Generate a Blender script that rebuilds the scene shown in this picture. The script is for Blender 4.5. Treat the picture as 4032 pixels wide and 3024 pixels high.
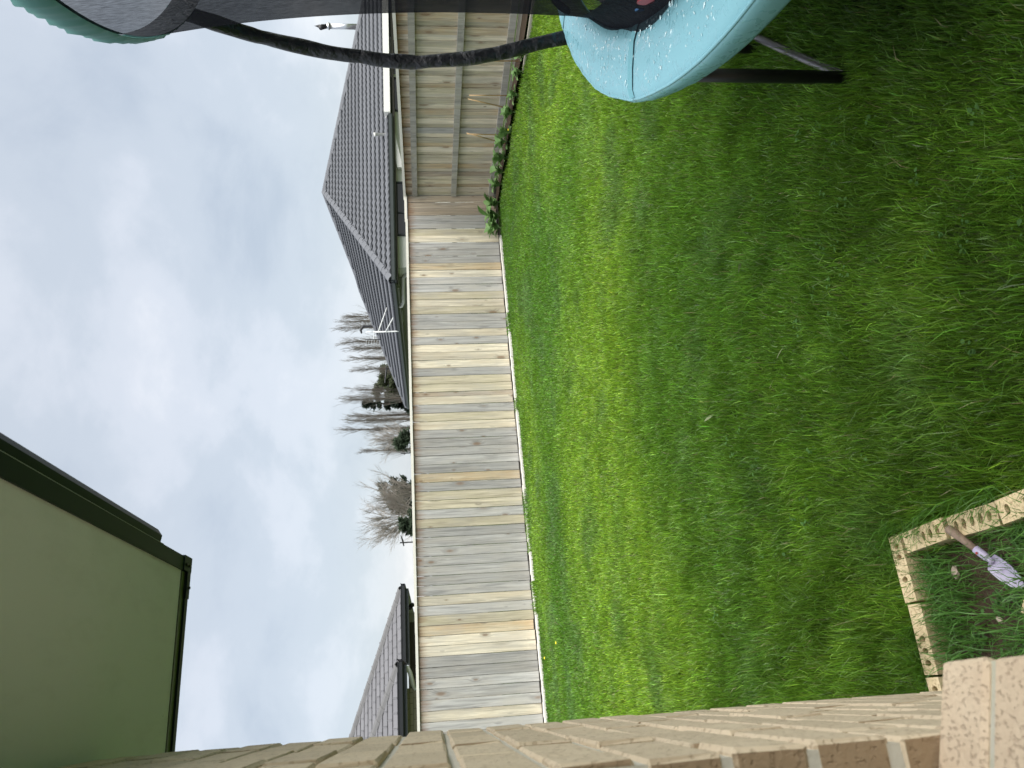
import bpy, bmesh, math, random
import numpy as np
from mathutils import Vector, Matrix, Euler
R = math.radians
rnd = random.Random(7)
for o in list(bpy.data.objects): bpy.data.objects.remove(o)
S = bpy.context.scene
COL = S.collection

# ------------------------------------------------------------------ camera
EYE = 1.74
PITCH, ROLL, YAW = R(6.494), 0.0305, R(21.98)
def camera():
    c = bpy.data.cameras.new('camera'); o = bpy.data.objects.new('camera', c); COL.objects.link(o)
    c.sensor_fit = 'HORIZONTAL'; c.sensor_width = 36.0; c.lens = 36.0*3028/4032
    c.clip_start = 0.02; c.clip_end = 2000
    H = Vector((math.sin(YAW), math.cos(YAW), 0)); Z = Vector((0, 0, 1)); R0 = Vector((math.cos(YAW), -math.sin(YAW), 0))
    F = H*math.cos(PITCH) - Z*math.sin(PITCH); U0 = H*math.sin(PITCH) + Z*math.cos(PITCH)
    Rt = R0*math.cos(ROLL) - U0*math.sin(ROLL); Up = R0*math.sin(ROLL) + U0*math.cos(ROLL)
    # the phone was held turned by 90 degrees: picture-right is down, picture-up is right
    X, Y, B = -Up, Rt, -F
    m = Matrix(((X.x, Y.x, B.x, 0), (X.y, Y.y, B.y, 0), (X.z, Y.z, B.z, EYE), (0, 0, 0, 1)))
    o.matrix_world = m
    c.dof.use_dof = True; c.dof.focus_distance = 4.6; c.dof.aperture_fstop = 9.5
    S.camera = o
camera()
S.render.resolution_x, S.render.resolution_y = 1024, 768

# ------------------------------------------------------------------ sky, sun, exposure
SUN_DIR = Vector((0.27, -0.40, 0.88)).normalized()
def world():
    w = bpy.data.worlds.new('World'); S.world = w; w.use_nodes = True
    nt = w.node_tree; N = nt.nodes; Lk = nt.links
    for n in list(N): N.remove(n)
    out = N.new('ShaderNodeOutputWorld'); bg = N.new('ShaderNodeBackground'); bg.inputs['Strength'].default_value = 0.1
    sky = N.new('ShaderNodeTexSky'); sky.sky_type = 'NISHITA'; sky.sun_disc = False
    sky.sun_elevation = math.asin(SUN_DIR.z); sky.sun_rotation = math.atan2(SUN_DIR.x, SUN_DIR.y)
    tc = N.new('ShaderNodeTexCoord')
    sep = N.new('ShaderNodeSeparateXYZ'); Lk.new(tc.outputs['Generated'], sep.inputs[0])
    # clouds lie on a layer overhead: divide the direction by its height
    mx = N.new('ShaderNodeMath'); mx.operation = 'MAXIMUM'; mx.inputs[1].default_value = 0.0; Lk.new(sep.outputs['Z'], mx.inputs[0])
    ad = N.new('ShaderNodeMath'); ad.inputs[1].default_value = 0.50; Lk.new(mx.outputs[0], ad.inputs[0])
    cmb = N.new('ShaderNodeCombineXYZ')
    for ax in 'XY':
        d = N.new('ShaderNodeMath'); d.operation = 'DIVIDE'; Lk.new(sep.outputs[ax], d.inputs[0]); Lk.new(ad.outputs[0], d.inputs[1]); Lk.new(d.outputs[0], cmb.inputs[ax])
    n1 = N.new('ShaderNodeTexNoise'); n1.inputs['Scale'].default_value = 3.0; n1.inputs['Detail'].default_value = 8; n1.inputs['Roughness'].default_value = 0.56; n1.inputs['Distortion'].default_value = 0.2
    Lk.new(cmb.outputs[0], n1.inputs['Vector'])
    n2 = N.new('ShaderNodeTexNoise'); n2.inputs['Scale'].default_value = 0.75; n2.inputs['Detail'].default_value = 3; Lk.new(cmb.outputs[0], n2.inputs['Vector'])
    s = N.new('ShaderNodeMath'); s.operation = 'ADD'; Lk.new(n1.outputs['Fac'], s.inputs[0]); Lk.new(n2.outputs['Fac'], s.inputs[1])
    h = N.new('ShaderNodeMath'); h.operation = 'MULTIPLY'; h.inputs[1].default_value = 0.5; Lk.new(s.outputs[0], h.inputs[0])
    rp = N.new('ShaderNodeValToRGB'); rp.color_ramp.interpolation = 'EASE'
    e = rp.color_ramp.elements; k = 0.21
    e[0].position = 0.38; e[0].color = (0.52*k, 0.58*k, 0.66*k, 1)
    e[1].position = 0.67; e[1].color = (0.97*k, 0.975*k, 1.0*k, 1)
    m = e.new(0.49); m.color = (0.63*k, 0.685*k, 0.75*k, 1)
    m = e.new(0.56); m.color = (0.74*k, 0.78*k, 0.84*k, 1)
    Lk.new(h.outputs[0], rp.inputs[0])
    sc = N.new('ShaderNodeVectorMath'); sc.operation = 'SCALE'; sc.inputs['Scale'].default_value = 10.0; Lk.new(rp.outputs[0], sc.inputs[0])
    mix = N.new('ShaderNodeMix'); mix.data_type = 'RGBA'; mix.inputs[0].default_value = 0.93
    Lk.new(sky.outputs[0], mix.inputs[6]); Lk.new(sc.outputs[0], mix.inputs[7])
    Lk.new(mix.outputs[2], bg.inputs['Color']); Lk.new(bg.outputs[0], out.inputs['Surface'])
world()
def sun():
    l = bpy.data.lights.new('sun', 'SUN'); l.energy = 1.5; l.angle = R(95); l.color = (1.0, 0.97, 0.92)
    o = bpy.data.objects.new('sun', l); COL.objects.link(o); o.location = SUN_DIR*30
    o.rotation_euler = SUN_DIR.to_track_quat('Z', 'Y').to_euler()
sun()
S.view_settings.view_transform = 'Standard'; S.view_settings.look = 'None'; S.view_settings.gamma = 1; S.view_settings.use_curve_mapping = False
S.view_settings.exposure = 2.2

# ------------------------------------------------------------------ materials
class NT:
    def __init__(s, name):
        s.m = bpy.data.materials.new(name); s.m.use_nodes = True; s.t = s.m.node_tree
        for n in list(s.t.nodes): s.t.nodes.remove(n)
        s.out = s.n('ShaderNodeOutputMaterial')
    def n(s, typ, ins=None, **kw):
        nd = s.t.nodes.new(typ)
        for k, v in kw.items(): setattr(nd, k, v)
        for k, v in (ins or {}).items():
            if isinstance(v, bpy.types.NodeSocket): s.t.links.new(v, nd.inputs[k])
            else:
                if isinstance(v, tuple) and len(v) == 3 and nd.inputs[k].type == 'RGBA': v = v+(1,)
                nd.inputs[k].default_value = v
        return nd
    def math(s, op, a, b=0.0, clamp=False):
        nd = s.n('ShaderNodeMath', {0: a, 1: b}, operation=op); nd.use_clamp = clamp; return nd.outputs[0]
    def mix(s, f, a, b, blend='MIX'):
        nd = s.n('ShaderNodeMix', {0: f}, data_type='RGBA', blend_type=blend)
        for i, v in ((6, a), (7, b)):
            if isinstance(v, bpy.types.NodeSocket): s.t.links.new(v, nd.inputs[i])
            else: nd.inputs[i].default_value = (v+(1,)) if len(v) == 3 else v
        return nd.outputs[2]
    def ramp(s, f, stops):
        nd = s.n('ShaderNodeValToRGB', {0: f}); e = nd.color_ramp.elements
        while len(e) < len(stops): e.new(0.5)
        for x, (p, c) in zip(e, stops):
            x.position = p; x.color = (c, c, c, 1) if not isinstance(c, tuple) else c+(1,)
        return nd.outputs[0]
    def noise(s, vec, scale, detail=3, rough=0.5, dist=0.0):
        return s.n('ShaderNodeTexNoise', {'Vector': vec, 'Scale': scale, 'Detail': detail, 'Roughness': rough, 'Distortion': dist}).outputs['Fac']
    def obj(s): return s.n('ShaderNodeTexCoord').outputs['Object']
    def rand(s): return s.n('ShaderNodeObjectInfo').outputs['Random']
    def mapv(s, vec, scale=(1, 1, 1), loc=(0, 0, 0)):
        return s.n('ShaderNodeMapping', {'Vector': vec, 'Scale': scale, 'Location': loc}).outputs[0]
    def offs(s, vec, val):
        c = s.n('ShaderNodeCombineXYZ', {0: val, 1: val, 2: val}).outputs[0]
        return s.n('ShaderNodeVectorMath', {0: vec, 1: c}, operation='ADD').outputs[0]
    def pbr(s, col, rough=0.7, spec=0.3, bump=None, bs=0.3, bd=0.01, metal=0.0):
        p = s.n('ShaderNodeBsdfPrincipled', {'Base Color': col, 'Roughness': rough, 'Specular IOR Level': spec, 'Metallic': metal})
        if bump is not None:
            b = s.n('ShaderNodeBump', {'Height': bump, 'Strength': bs, 'Distance': bd}); s.t.links.new(b.outputs[0], p.inputs['Normal'])
        s.t.links.new(p.outputs[0], s.out.inputs['Surface']); return p
    def surf(s, sock): s.t.links.new(sock, s.out.inputs['Surface'])

M = {}
def plain(name, col, rough=0.6, spec=0.3, metal=0.0, var=0.12, scale=6.0, bump=0.0):
    t = NT(name); v = t.obj(); n = t.noise(v, scale, 5, 0.6)
    c = t.mix(n, tuple(max(0, x*(1-var)) for x in col), tuple(min(1, x*(1+var)) for x in col))
    t.pbr(c, rough, spec, n if bump else None, bump, 0.01, metal); M[name] = t.m; return t.m

def paling_mat(name, base, warm, stain=True):
    t = NT(name); v = t.obj(); rn = t.rand(); off = t.math('MULTIPLY', rn, 57.3)
    ov = t.offs(v, off)
    kv = t.mapv(ov, (6.0, 0.4, 2.4))
    vor = t.n('ShaderNodeTexVoronoi', {'Vector': kv, 'Scale': 1.0, 'Randomness': 0.9}).outputs['Distance']
    vn = t.n('ShaderNodeTexVoronoi', {'Vector': kv, 'Scale': 1.0, 'Randomness': 0.9}).outputs['Color']
    vs_ = t.math('ADD', 0.6, t.math('MULTIPLY', t.n('ShaderNodeSeparateXYZ', {0: vn}).outputs['X'], 2.2)); vor = t.math('MULTIPLY', vor, vs_)
    warp = t.ramp(vor, [(0.0, 1.0), (0.35, 0.0)])
    gv = t.mapv(ov, (34, 15, 1.3))
    gvw = t.n('ShaderNodeVectorMath', {0: gv, 1: t.n('ShaderNodeCombineXYZ', {0: t.math('MULTIPLY', warp, 2.2)}).outputs[0]}, operation='ADD').outputs[0]
    g1 = t.noise(gvw, 1.0, 4, 0.62, 0.8)
    g2 = t.noise(t.mapv(ov, (9, 7, 1.5)), 1.0, 4, 0.6)
    fine = t.noise(t.mapv(ov, (160, 60, 5)), 1.0, 2, 0.5)
    rowv = t.noise(t.mapv(ov, (1, 1, 90)), 1.0, 1, 0.5)
    lo = tuple(x*0.55 for x in base); hi = tuple(min(0.8, x*1.22) for x in base)
    c = t.mix(t.ramp(g1, [(0.32, 0.0), (0.68, 1.0)]), lo, hi)
    c = t.mix(t.math('MULTIPLY', t.ramp(g2, [(0.42, 0.0), (0.68, 1.0)]), 0.55), c, warm)
    c = t.mix(t.math('MULTIPLY', t.math('ABSOLUTE', t.math('SUBTRACT', fine, 0.5)), 0.8), c, tuple(x*0.5 for x in base))
    c = t.mix(t.math('MULTIPLY', t.math('ABSOLUTE', t.math('SUBTRACT', rowv, 0.5)), 0.5), c, tuple(x*0.7 for x in base))
    g3 = t.noise(t.mapv(ov, (5, 5, 1.1)), 1.0, 4, 0.6)
    c = t.mix(t.math('MULTIPLY', t.ramp(g3, [(0.48, 0.0), (0.66, 1.0)]), 0.38), c, (0.37, 0.36, 0.335))
    tone = t.math('ADD', t.math('MULTIPLY', t.math('FRACT', t.math('MULTIPLY', rn, 7.31)), 0.34), 0.80)
    c = t.mix(1.0, c, t.n('ShaderNodeCombineXYZ', {0: tone, 1: tone, 2: tone}).outputs[0], 'MULTIPLY')
    knot = t.ramp(vor, [(0.0, 1.0), (0.11, 0.9), (0.18, 0.0)])
    ring = t.ramp(vor, [(0.13, 0.0), (0.19, 0.8), (0.32, 0.0)])
    c = t.mix(t.math('MULTIPLY', ring, 0.55), c, tuple(x*0.45 for x in base))
    c = t.mix(t.math('MULTIPLY', knot, 0.75), c, (0.17, 0.105, 0.06))
    if stain:
        z = t.n('ShaderNodeSeparateXYZ', {0: v}).outputs['Z']
        sn = t.noise(t.mapv(ov, (30, 10, 3)), 1.0, 3, 0.6)
        st = t.ramp(t.math('SUBTRACT', t.math('ADD', z, t.math('MULTIPLY', sn, 0.34)), 0.17), [(0.71, 0.0), (0.83, 0.6), (0.92, 1.0)])
        c = t.mix(t.math('MULTIPLY', st, 0.8), c, (0.20, 0.085, 0.03))
    t.pbr(c, 0.82, 0.2, t.math('ADD', g1, t.math('MULTIPLY', fine, 0.4)), 0.35, 0.004); M[name] = t.m

paling_mat('pine_grey', (0.40, 0.395, 0.375), (0.46, 0.43, 0.37))
paling_mat('pine_cream', (0.66, 0.60, 0.47), (0.60, 0.50, 0.35))
paling_mat('pine_tan', (0.50, 0.45, 0.335), (0.45, 0.41, 0.27))
paling_mat('pine_orange', (0.55, 0.47, 0.33), (0.50, 0.33, 0.16))
paling_mat('pine_brown', (0.42, 0.355, 0.275), (0.36, 0.29, 0.20))
paling_mat('rail_grey', (0.33, 0.32, 0.285), (0.36, 0.34, 0.25), stain=False)
plain('cap_paint', (0.66, 0.64, 0.57), 0.6, 0.3, var=0.1, scale=9)

def brick_mat(name, a, b, speck, bump=0.5, ends=None, sps=120):
    t = NT(name); v = t.obj(); rn = t.rand(); ov = t.offs(v, t.math('MULTIPLY', rn, 31.7))
    n = t.noise(ov, 14, 5, 0.6); n2 = t.noise(ov, 130, 3, 0.6); n3 = t.noise(t.mapv(ov, (1, 0.7, 1)), sps, 2, 0.5)
    c = t.mix(t.ramp(n, [(0.3, 0.0), (0.7, 1.0)]), a, b)
    tone = t.math('ADD', t.math('MULTIPLY', t.math('FRACT', t.math('MULTIPLY', rn, 5.17)), 0.16), 0.92)
    c = t.mix(1.0, c, t.n('ShaderNodeCombineXYZ', {0: tone, 1: tone, 2: tone}).outputs[0], 'MULTIPLY')
    if name == 'edging_brick':
        c = t.mix(t.math('MULTIPLY', t.ramp(t.noise(ov, 18, 4, 0.65), [(0.5, 0.0), (0.75, 1.0)]), 0.4), c, (0.26, 0.19, 0.10))
    if ends:      # the fired body shows on the uncoated brick ends
        ny = t.n('ShaderNodeSeparateXYZ', {0: t.n('ShaderNodeTexCoord').outputs['Normal']}).outputs['Y']
        c = t.mix(t.ramp(t.math('ABSOLUTE', ny), [(0.75, 0.0), (0.9, 1.0)]), c, t.mix(n, tuple(x*.75 for x in ends), tuple(x*1.2 for x in ends)))
    sp = t.ramp(n3, [(0.575, 0.0), (0.64, 1.0)])
    c = t.mix(t.math('MULTIPLY', sp, 0.42), c, speck)
    c = t.mix(t.math('MULTIPLY', t.math('ABSOLUTE', t.math('SUBTRACT', n2, 0.5)), 0.7), c, tuple(x*0.6 for x in a))
    t.pbr(c, 0.88, 0.2, t.math('SUBTRACT', n2, t.math('MULTIPLY', sp, 0.9)), bump, 0.003); M[name] = t.m
brick_mat('cream_brick', (0.62, 0.51, 0.36), (0.69, 0.58, 0.42), (0.27, 0.19, 0.115), 0.5, (0.34, 0.245, 0.15))
brick_mat('sill_brick', (0.62, 0.49, 0.35), (0.68, 0.56, 0.41), (0.30, 0.21, 0.15), 0.6, None, 210)
brick_mat('edging_brick', (0.60, 0.47, 0.28), (0.66, 0.54, 0.34), (0.34, 0.23, 0.12), 0.8)
def mortar_mat():
    t = NT('mortar'); v = t.obj(); n = t.noise(v, 60, 5, 0.7); n2 = t.noise(v, 6, 3)
    c = t.mix(n, (0.52, 0.49, 0.41), (0.68, 0.65, 0.55)); c = t.mix(t.math('MULTIPLY', n2, 0.5), c, (0.52, 0.50, 0.42))
    t.pbr(c, 0.95, 0.1, n, 0.6, 0.004); M['mortar'] = t.m
    t = NT('sill_mortar'); v = t.obj(); n = t.noise(v, 55, 5, 0.7); n2 = t.noise(v, 20, 3)
    c = t.mix(t.ramp(n2, [(0.35, 0.0), (0.65, 1.0)]), (0.42, 0.43, 0.30), (0.55, 0.54, 0.46)); c = t.mix(n, c, (0.5, 0.49, 0.41))
    t.pbr(c, 0.95, 0.1, n, 0.6, 0.004); M['sill_mortar'] = t.m
mortar_mat()
def brickwork(name, a, b, mort, sc=1.0):
    t = NT(name); v = t.obj(); sep = t.n('ShaderNodeSeparateXYZ', {0: v})
    h = t.math('ADD', sep.outputs['X'], sep.outputs['Y'])
    uv = t.n('ShaderNodeCombineXYZ', {0: h, 1: sep.outputs['Z']}).outputs[0]
    bk = t.n('ShaderNodeTexBrick', {'Vector': uv, 'Color1': a, 'Color2': b, 'Mortar': mort, 'Scale': 1.0, 'Mortar Size': 0.005, 'Brick Width': 0.24, 'Row Height': 0.086})
    t.pbr(bk.outputs['Color'], 0.9, 0.2, bk.outputs['Fac'], -0.5, 0.006); M[name] = t.m
brickwork('house_brickwork', (0.50, 0.42, 0.29), (0.56, 0.47, 0.33), (0.5, 0.47, 0.38))
def soffit_mat():
    t = NT('soffit_paint'); v = t.obj(); n = t.noise(v, 2.5, 4); sp = t.ramp(t.noise(v, 55, 2, 0.5), [(0.76, 0.0), (0.80, 1.0)]); st = t.ramp(t.noise(t.mapv(v, (3, 1, 1)), 4, 5, 0.65), [(0.5, 0.0), (0.8, 1.0)])
    c = t.mix(n, (0.82, 0.84, 0.81), (0.88, 0.89, 0.86)); c = t.mix(t.math('MULTIPLY', st, 0.25), c, (0.5, 0.52, 0.44)); c = t.mix(t.math('MULTIPLY', sp, 0.6), c, (0.25, 0.25, 0.2))
    t.pbr(c, 0.6, 0.25); M['soffit_paint'] = t.m
soffit_mat()
plain('dark_green_steel', (0.012, 0.023, 0.025), 0.45, 0.12, var=0.1)
plain('highlight_grey', (0.42, 0.45, 0.42), 0.5, 0.3)
plain('dark_roof', (0.06, 0.06, 0.065), 0.6, 0.3)
plain('white_paint', (0.78, 0.77, 0.73), 0.45, 0.4, var=0.04)
plain('black_gutter', (0.018, 0.020, 0.022), 0.35, 0.5)
plain('dark_gutter', (0.045, 0.055, 0.055), 0.4, 0.5)
plain('pale_wall', (0.80, 0.80, 0.74), 0.8, 0.2, var=0.05)
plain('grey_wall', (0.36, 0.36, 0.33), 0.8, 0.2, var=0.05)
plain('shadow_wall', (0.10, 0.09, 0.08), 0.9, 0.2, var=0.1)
plain('frame_dark', (0.03, 0.035, 0.04), 0.4, 0.4)
plain('steel', (0.62, 0.63, 0.64), 0.28, 0.5, metal=0.9, var=0.05)
plain('galv', (0.55, 0.57, 0.58), 0.45, 0.5, metal=0.6, var=0.08)
plain('aerial_white', (0.72, 0.74, 0.72), 0.4, 0.4, var=0.04)
plain('black_metal', (0.012, 0.012, 0.014), 0.4, 0.5)
plain('tube_grey', (0.16, 0.15, 0.16), 0.3, 0.5, metal=0.6, var=0.3, scale=12)
plain('cane', (0.62, 0.42, 0.22), 0.6, 0.3, var=0.2, scale=20)
plain('concrete', (0.66, 0.64, 0.58), 0.9, 0.2, var=0.18, scale=30, bump=0.5)
plain('timber_edge', (0.45, 0.42, 0.34), 0.85, 0.2, var=0.2, scale=12)
plain('trowel_paint', (0.46, 0.41, 0.57), 0.35, 0.5, var=0.06, scale=30)
plain('trowel_wood', (0.22, 0.16, 0.12), 0.7, 0.3, var=0.35, scale=60, bump=0.4)
plain('red_plastic', (0.35, 0.03, 0.04), 0.4, 0.4)
plain('blue_print', (0.05, 0.14, 0.3), 0.6, 0.3)
plain('yellow_petal', (0.75, 0.62, 0.03), 0.6, 0.2)
plain('pebble', (0.36, 0.30, 0.24), 0.85, 0.2, var=0.3, scale=30)
def glass_mat():
    t = NT('window_glass'); n = t.noise(t.obj(), 1.2, 2)
    t.pbr(t.mix(n, (0.012, 0.016, 0.02), (0.03, 0.037, 0.045)), 0.06, 0.6); M['window_glass'] = t.m
glass_mat()
def roof_mat(name, a, b):
    t = NT(name); v = t.obj(); n = t.noise(v, 1.1, 5, 0.6); n2 = t.noise(v, 40, 4, 0.6); rn = t.rand()
    c = t.mix(t.ramp(n, [(0.3, 0.0), (0.7, 1.0)]), a, b); c = t.mix(t.math('MULTIPLY', n2, 0.3), c, tuple(x*0.7 for x in a))
    tone = t.math('ADD', t.math('MULTIPLY', rn, 0.14), 0.93)
    c = t.mix(1.0, c, t.n('ShaderNodeCombineXYZ', {0: tone, 1: tone, 2: tone}).outputs[0], 'MULTIPLY')
    t.pbr(c, 0.62, 0.4, n2, 0.15, 0.004); M[name] = t.m
roof_mat('roof_charcoal', (0.100, 0.106, 0.118), (0.128, 0.134, 0.147))
roof_mat('roof_grey', (0.135, 0.133, 0.14), (0.17, 0.168, 0.175))
roof_mat('ridge_grey', (0.115, 0.113, 0.113), (0.15, 0.148, 0.145))
def soil_mat():
    t = NT('soil'); v = t.obj(); n = t.noise(v, 22, 6, 0.7); n2 = t.noise(v, 110, 4, 0.6)
    c = t.mix(n, (0.034, 0.021, 0.011), (0.085, 0.055, 0.030)); c = t.mix(t.math('MULTIPLY', n2, 0.4), c, (0.09, 0.068, 0.05))
    t.pbr(c, 0.8, 0.3, t.math('ADD', n, t.math('MULTIPLY', n2, 0.5)), 0.9, 0.02); M['soil'] = t.m
    t = NT('turf_base'); v = t.obj(); n = t.noise(v, 9, 6, 0.7)
    t.pbr(t.mix(n, (0.022, 0.035, 0.010), (0.05, 0.08, 0.018)), 0.95, 0.1, n, 0.8, 0.03); M['turf_base'] = t.m
soil_mat()
def leafy(name, trans=0.35, rough=0.45, spec=0.4):
    t = NT(name); a = t.n('ShaderNodeAttribute', attribute_name='col').outputs['Color']
    p = t.n('ShaderNodeBsdfPrincipled', {'Base Color': a, 'Roughness': rough, 'Specular IOR Level': spec})
    tr = t.n('ShaderNodeBsdfTranslucent', {'Color': t.mix(0.35, a, (0.20, 0.38, 0.03))})
    t.surf(t.n('ShaderNodeMixShader', {0: trans, 1: p.outputs[0], 2: tr.outputs[0]}).outputs[0]); M[name] = t.m
leafy('grass', 0.36, 0.34, 0.5); leafy('weed_leaf', 0.3, 0.7, 0.15)
def leaf_single(name, a, b):
    t = NT(name); rn = t.rand(); n = t.noise(t.obj(), 30, 3)
    c = t.mix(rn, a, b); c = t.mix(t.math('MULTIPLY', n, 0.4), c, tuple(x*1.4 for x in b))
    p = t.n('ShaderNodeBsdfPrincipled', {'Base Color': c, 'Roughness': 0.5, 'Specular IOR Level': 0.4})
    tr = t.n('ShaderNodeBsdfTranslucent', {'Color': c})
    t.surf(t.n('ShaderNodeMixShader', {0: 0.25, 1: p.outputs[0], 2: tr.outputs[0]}).outputs[0]); M[name] = t.m
leaf_single('dock_leaf', (0.11, 0.22, 0.065), (0.19, 0.32, 0.11))
leaf_single('pale_leaf', (0.16, 0.20, 0.09), (0.22, 0.24, 0.13))
plain('twig', (0.215, 0.195, 0.17), 0.9, 0.1, var=0.25, scale=0.6)
plain('twig_pale', (0.31, 0.28, 0.245), 0.9, 0.1, var=0.2, scale=0.6)
plain('bark', (0.11, 0.09, 0.075), 0.9, 0.1, var=0.3, scale=2)
plain('conifer', (0.022, 0.034, 0.022), 0.8, 0.15, var=0.5, scale=0.9)
plain('conifer_olive', (0.05, 0.062, 0.030), 0.8, 0.15, var=0.5, scale=0.9)
plain('conifer_green', (0.026, 0.040, 0.022), 0.8, 0.15, var=0.5, scale=0.9)
plain('purple_twig', (0.13, 0.10, 0.105), 0.9, 0.1, var=0.2, scale=0.9)

def pad_mat():
    t = NT('pad_vinyl'); v = t.obj(); n = t.noise(v, 5, 4); w = t.noise(t.mapv(v, (1, 1, 1)), 26, 4, 0.6, 0.6)
    c = t.mix(n, (0.215, 0.475, 0.55), (0.24, 0.515, 0.59))
    wet = t.ramp(w, [(0.55, 0.0), (0.60, 1.0)])
    r = t.math('SUBTRACT', 0.42, t.math('MULTIPLY', wet, 0.28))
    t.pbr(c, r, 0.45, t.math('ADD', t.math('MULTIPLY', wet, 0.3), n), 0.18, 0.01); M['pad_vinyl'] = t.m
    t = NT('water'); n = t.noise(t.obj(), 60, 2)
    p = t.pbr(t.mix(n, (0.45, 0.72, 0.77), (0.62, 0.82, 0.86)), 0.04, 1.0); p.inputs['IOR'].default_value = 1.6; M['water'] = t.m
    t = NT('pad_seam'); n = t.noise(t.obj(), 30, 2); t.pbr(t.mix(n, (0.16, 0.42, 0.48), (0.18, 0.45, 0.51)), 0.45, 0.3); M['pad_seam'] = t.m
    t = NT('teal_band'); v = t.obj(); n = t.noise(v, 8, 3)
    c = t.mix(n, (0.13, 0.33, 0.30), (0.18, 0.40, 0.37))
    p = t.n('ShaderNodeBsdfPrincipled', {'Base Color': c, 'Roughness': 0.5, 'Specular IOR Level': 0.3})
    tr = t.n('ShaderNodeBsdfTranslucent', {'Color': (0.22, 0.50, 0.46)})
    t.surf(t.n('ShaderNodeMixShader', {0: 0.4, 1: p.outputs[0], 2: tr.outputs[0]}).outputs[0]); M['teal_band'] = t.m
    t = NT('net_mesh'); v = t.obj(); n = t.noise(t.mapv(v, (1, 1, 0.12)), 160, 2, 0.6); n2 = t.noise(v, 3.0, 3)
    f = t.math('ADD', t.math('MULTIPLY', t.math('SUBTRACT', n, 0.5), 0.55), t.math('ADD', 0.73, t.math('MULTIPLY', t.math('SUBTRACT', n2, 0.5), 0.1)), True)
    d = t.n('ShaderNodeBsdfDiffuse', {'Color': (0.016, 0.017, 0.021)})
    tp = t.n('ShaderNodeBsdfTransparent')
    t.surf(t.n('ShaderNodeMixShader', {0: f, 1: tp.outputs[0], 2: d.outputs[0]}).outputs[0]); M['net_mesh'] = t.m
    t = NT('black_sleeve'); v = t.obj(); n = t.noise(v, 14, 4, 0.55, 0.4)
    t.pbr((0.014, 0.015, 0.018), 0.38, 0.5, n, 0.8, 0.03); M['black_sleeve'] = t.m
pad_mat()

# ------------------------------------------------------------------ mesh helpers
WL = {}
def link(o, parent=None, label=None, cat=None, group=None, kind=None):
    COL.objects.link(o)
    WL[o.name] = o.location.copy()
    if parent is not None:
        o.parent = parent; o.matrix_parent_inverse = Matrix.Translation(-WL[parent.name])
    if label: o['label'] = label
    if cat: o['category'] = cat
    if group: o['group'] = group
    if kind: o['kind'] = kind
    return o
def empty(name, loc, label, cat, group=None):
    o = bpy.data.objects.new(name, None); o.location = loc; o.empty_display_size = 0.1
    return link(o, None, label, cat, group)
class MB:
    def __init__(s): s.v = []; s.f = []
    def add(s, vs, fs):
        b = len(s.v); s.v += [tuple(p) for p in vs]; s.f += [tuple(i+b for i in f) for f in fs]; return s
    def box(s, a, b, mat=None):
        x0, y0, z0 = a; x1, y1, z1 = b
        vs = [Vector(p) for p in ((x0,y0,z0),(x1,y0,z0),(x1,y1,z0),(x0,y1,z0),(x0,y0,z1),(x1,y0,z1),(x1,y1,z1),(x0,y1,z1))]
        if mat is not None: vs = [mat @ p for p in vs]
        return s.add(vs, [(0,3,2,1),(4,5,6,7),(0,1,5,4),(1,2,6,5),(2,3,7,6),(3,0,4,7)])
    def quad(s, a, b, c, d): return s.add((a, b, c, d), [(0, 1, 2, 3)])
    def tube(s, pts, rad, n=8, caps=True):
        pts = [Vector(p) for p in pts]; k = len(pts)
        rads = rad if isinstance(rad, (list, tuple)) else [rad]*k
        base = len(s.v); prev = None
        for i, p in enumerate(pts):
            t = (pts[min(i+1, k-1)]-pts[max(i-1, 0)]).normalized()
            if prev is None:
                a = t.orthogonal().normalized()
            else:
                a = (prev - t*prev.dot(t)).normalized()
            prev = a; b = t.cross(a)
            for j in range(n):
                an = 2*math.pi*j/n; s.v.append(tuple(p+(a*math.cos(an)+b*math.sin(an))*rads[i]))
        for i in range(k-1):
            for j in range(n):
                s.f.append((base+i*n+j, base+i*n+(j+1) % n, base+(i+1)*n+(j+1) % n, base+(i+1)*n+j))
        if caps:
            s.f.append(tuple(base+j for j in reversed(range(n)))); s.f.append(tuple(base+(k-1)*n+j for j in range(n)))
        return s
    def extrude(s, prof, a, b, close=False, caps=False):
        """profile of (out, up) points swept from a to b; out is horizontal, right-hand of a->b"""
        a = Vector(a); b = Vector(b); d = (b-a).normalized(); o = Vector((d.y, -d.x, 0)).normalized(); u = Vector((0, 0, 1))
        n = len(prof); vs = [a+o*p[0]+u*p[1] for p in prof]+[b+o*p[0]+u*p[1] for p in prof]
        fs = [(i, i+1, n+i+1, n+i) for i in range(n-1)]
        if close: fs.append((n-1, 0, n, 2*n-1))
        if caps: fs += [tuple(reversed(range(n))), tuple(range(n, 2*n))]
        return s.add(vs, fs)
    def mesh(s, name, mat, smooth=False):
        me = bpy.data.meshes.new(name); me.from_pydata(s.v, [], s.f); me.materials.append(M[mat])
        if smooth:
            me.polygons.foreach_set('use_smooth', [True]*len(me.polygons))
        me.update(); return me
    def build(s, name, mat, parent=None, smooth=False, **kw):
        return link(bpy.data.objects.new(name, s.mesh(name, mat, smooth)), parent, **kw)
def inst(name, me, loc, parent=None, rot=(0, 0, 0), scale=(1, 1, 1), mat=None, **kw):
    o = bpy.data.objects.new(name, me); o.location = loc; o.rotation_euler = rot; o.scale = scale
    if mat:
        o.material_slots[0].link = 'OBJECT'; o.material_slots[0].material = M[mat]
    return link(o, parent, **kw)
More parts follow.
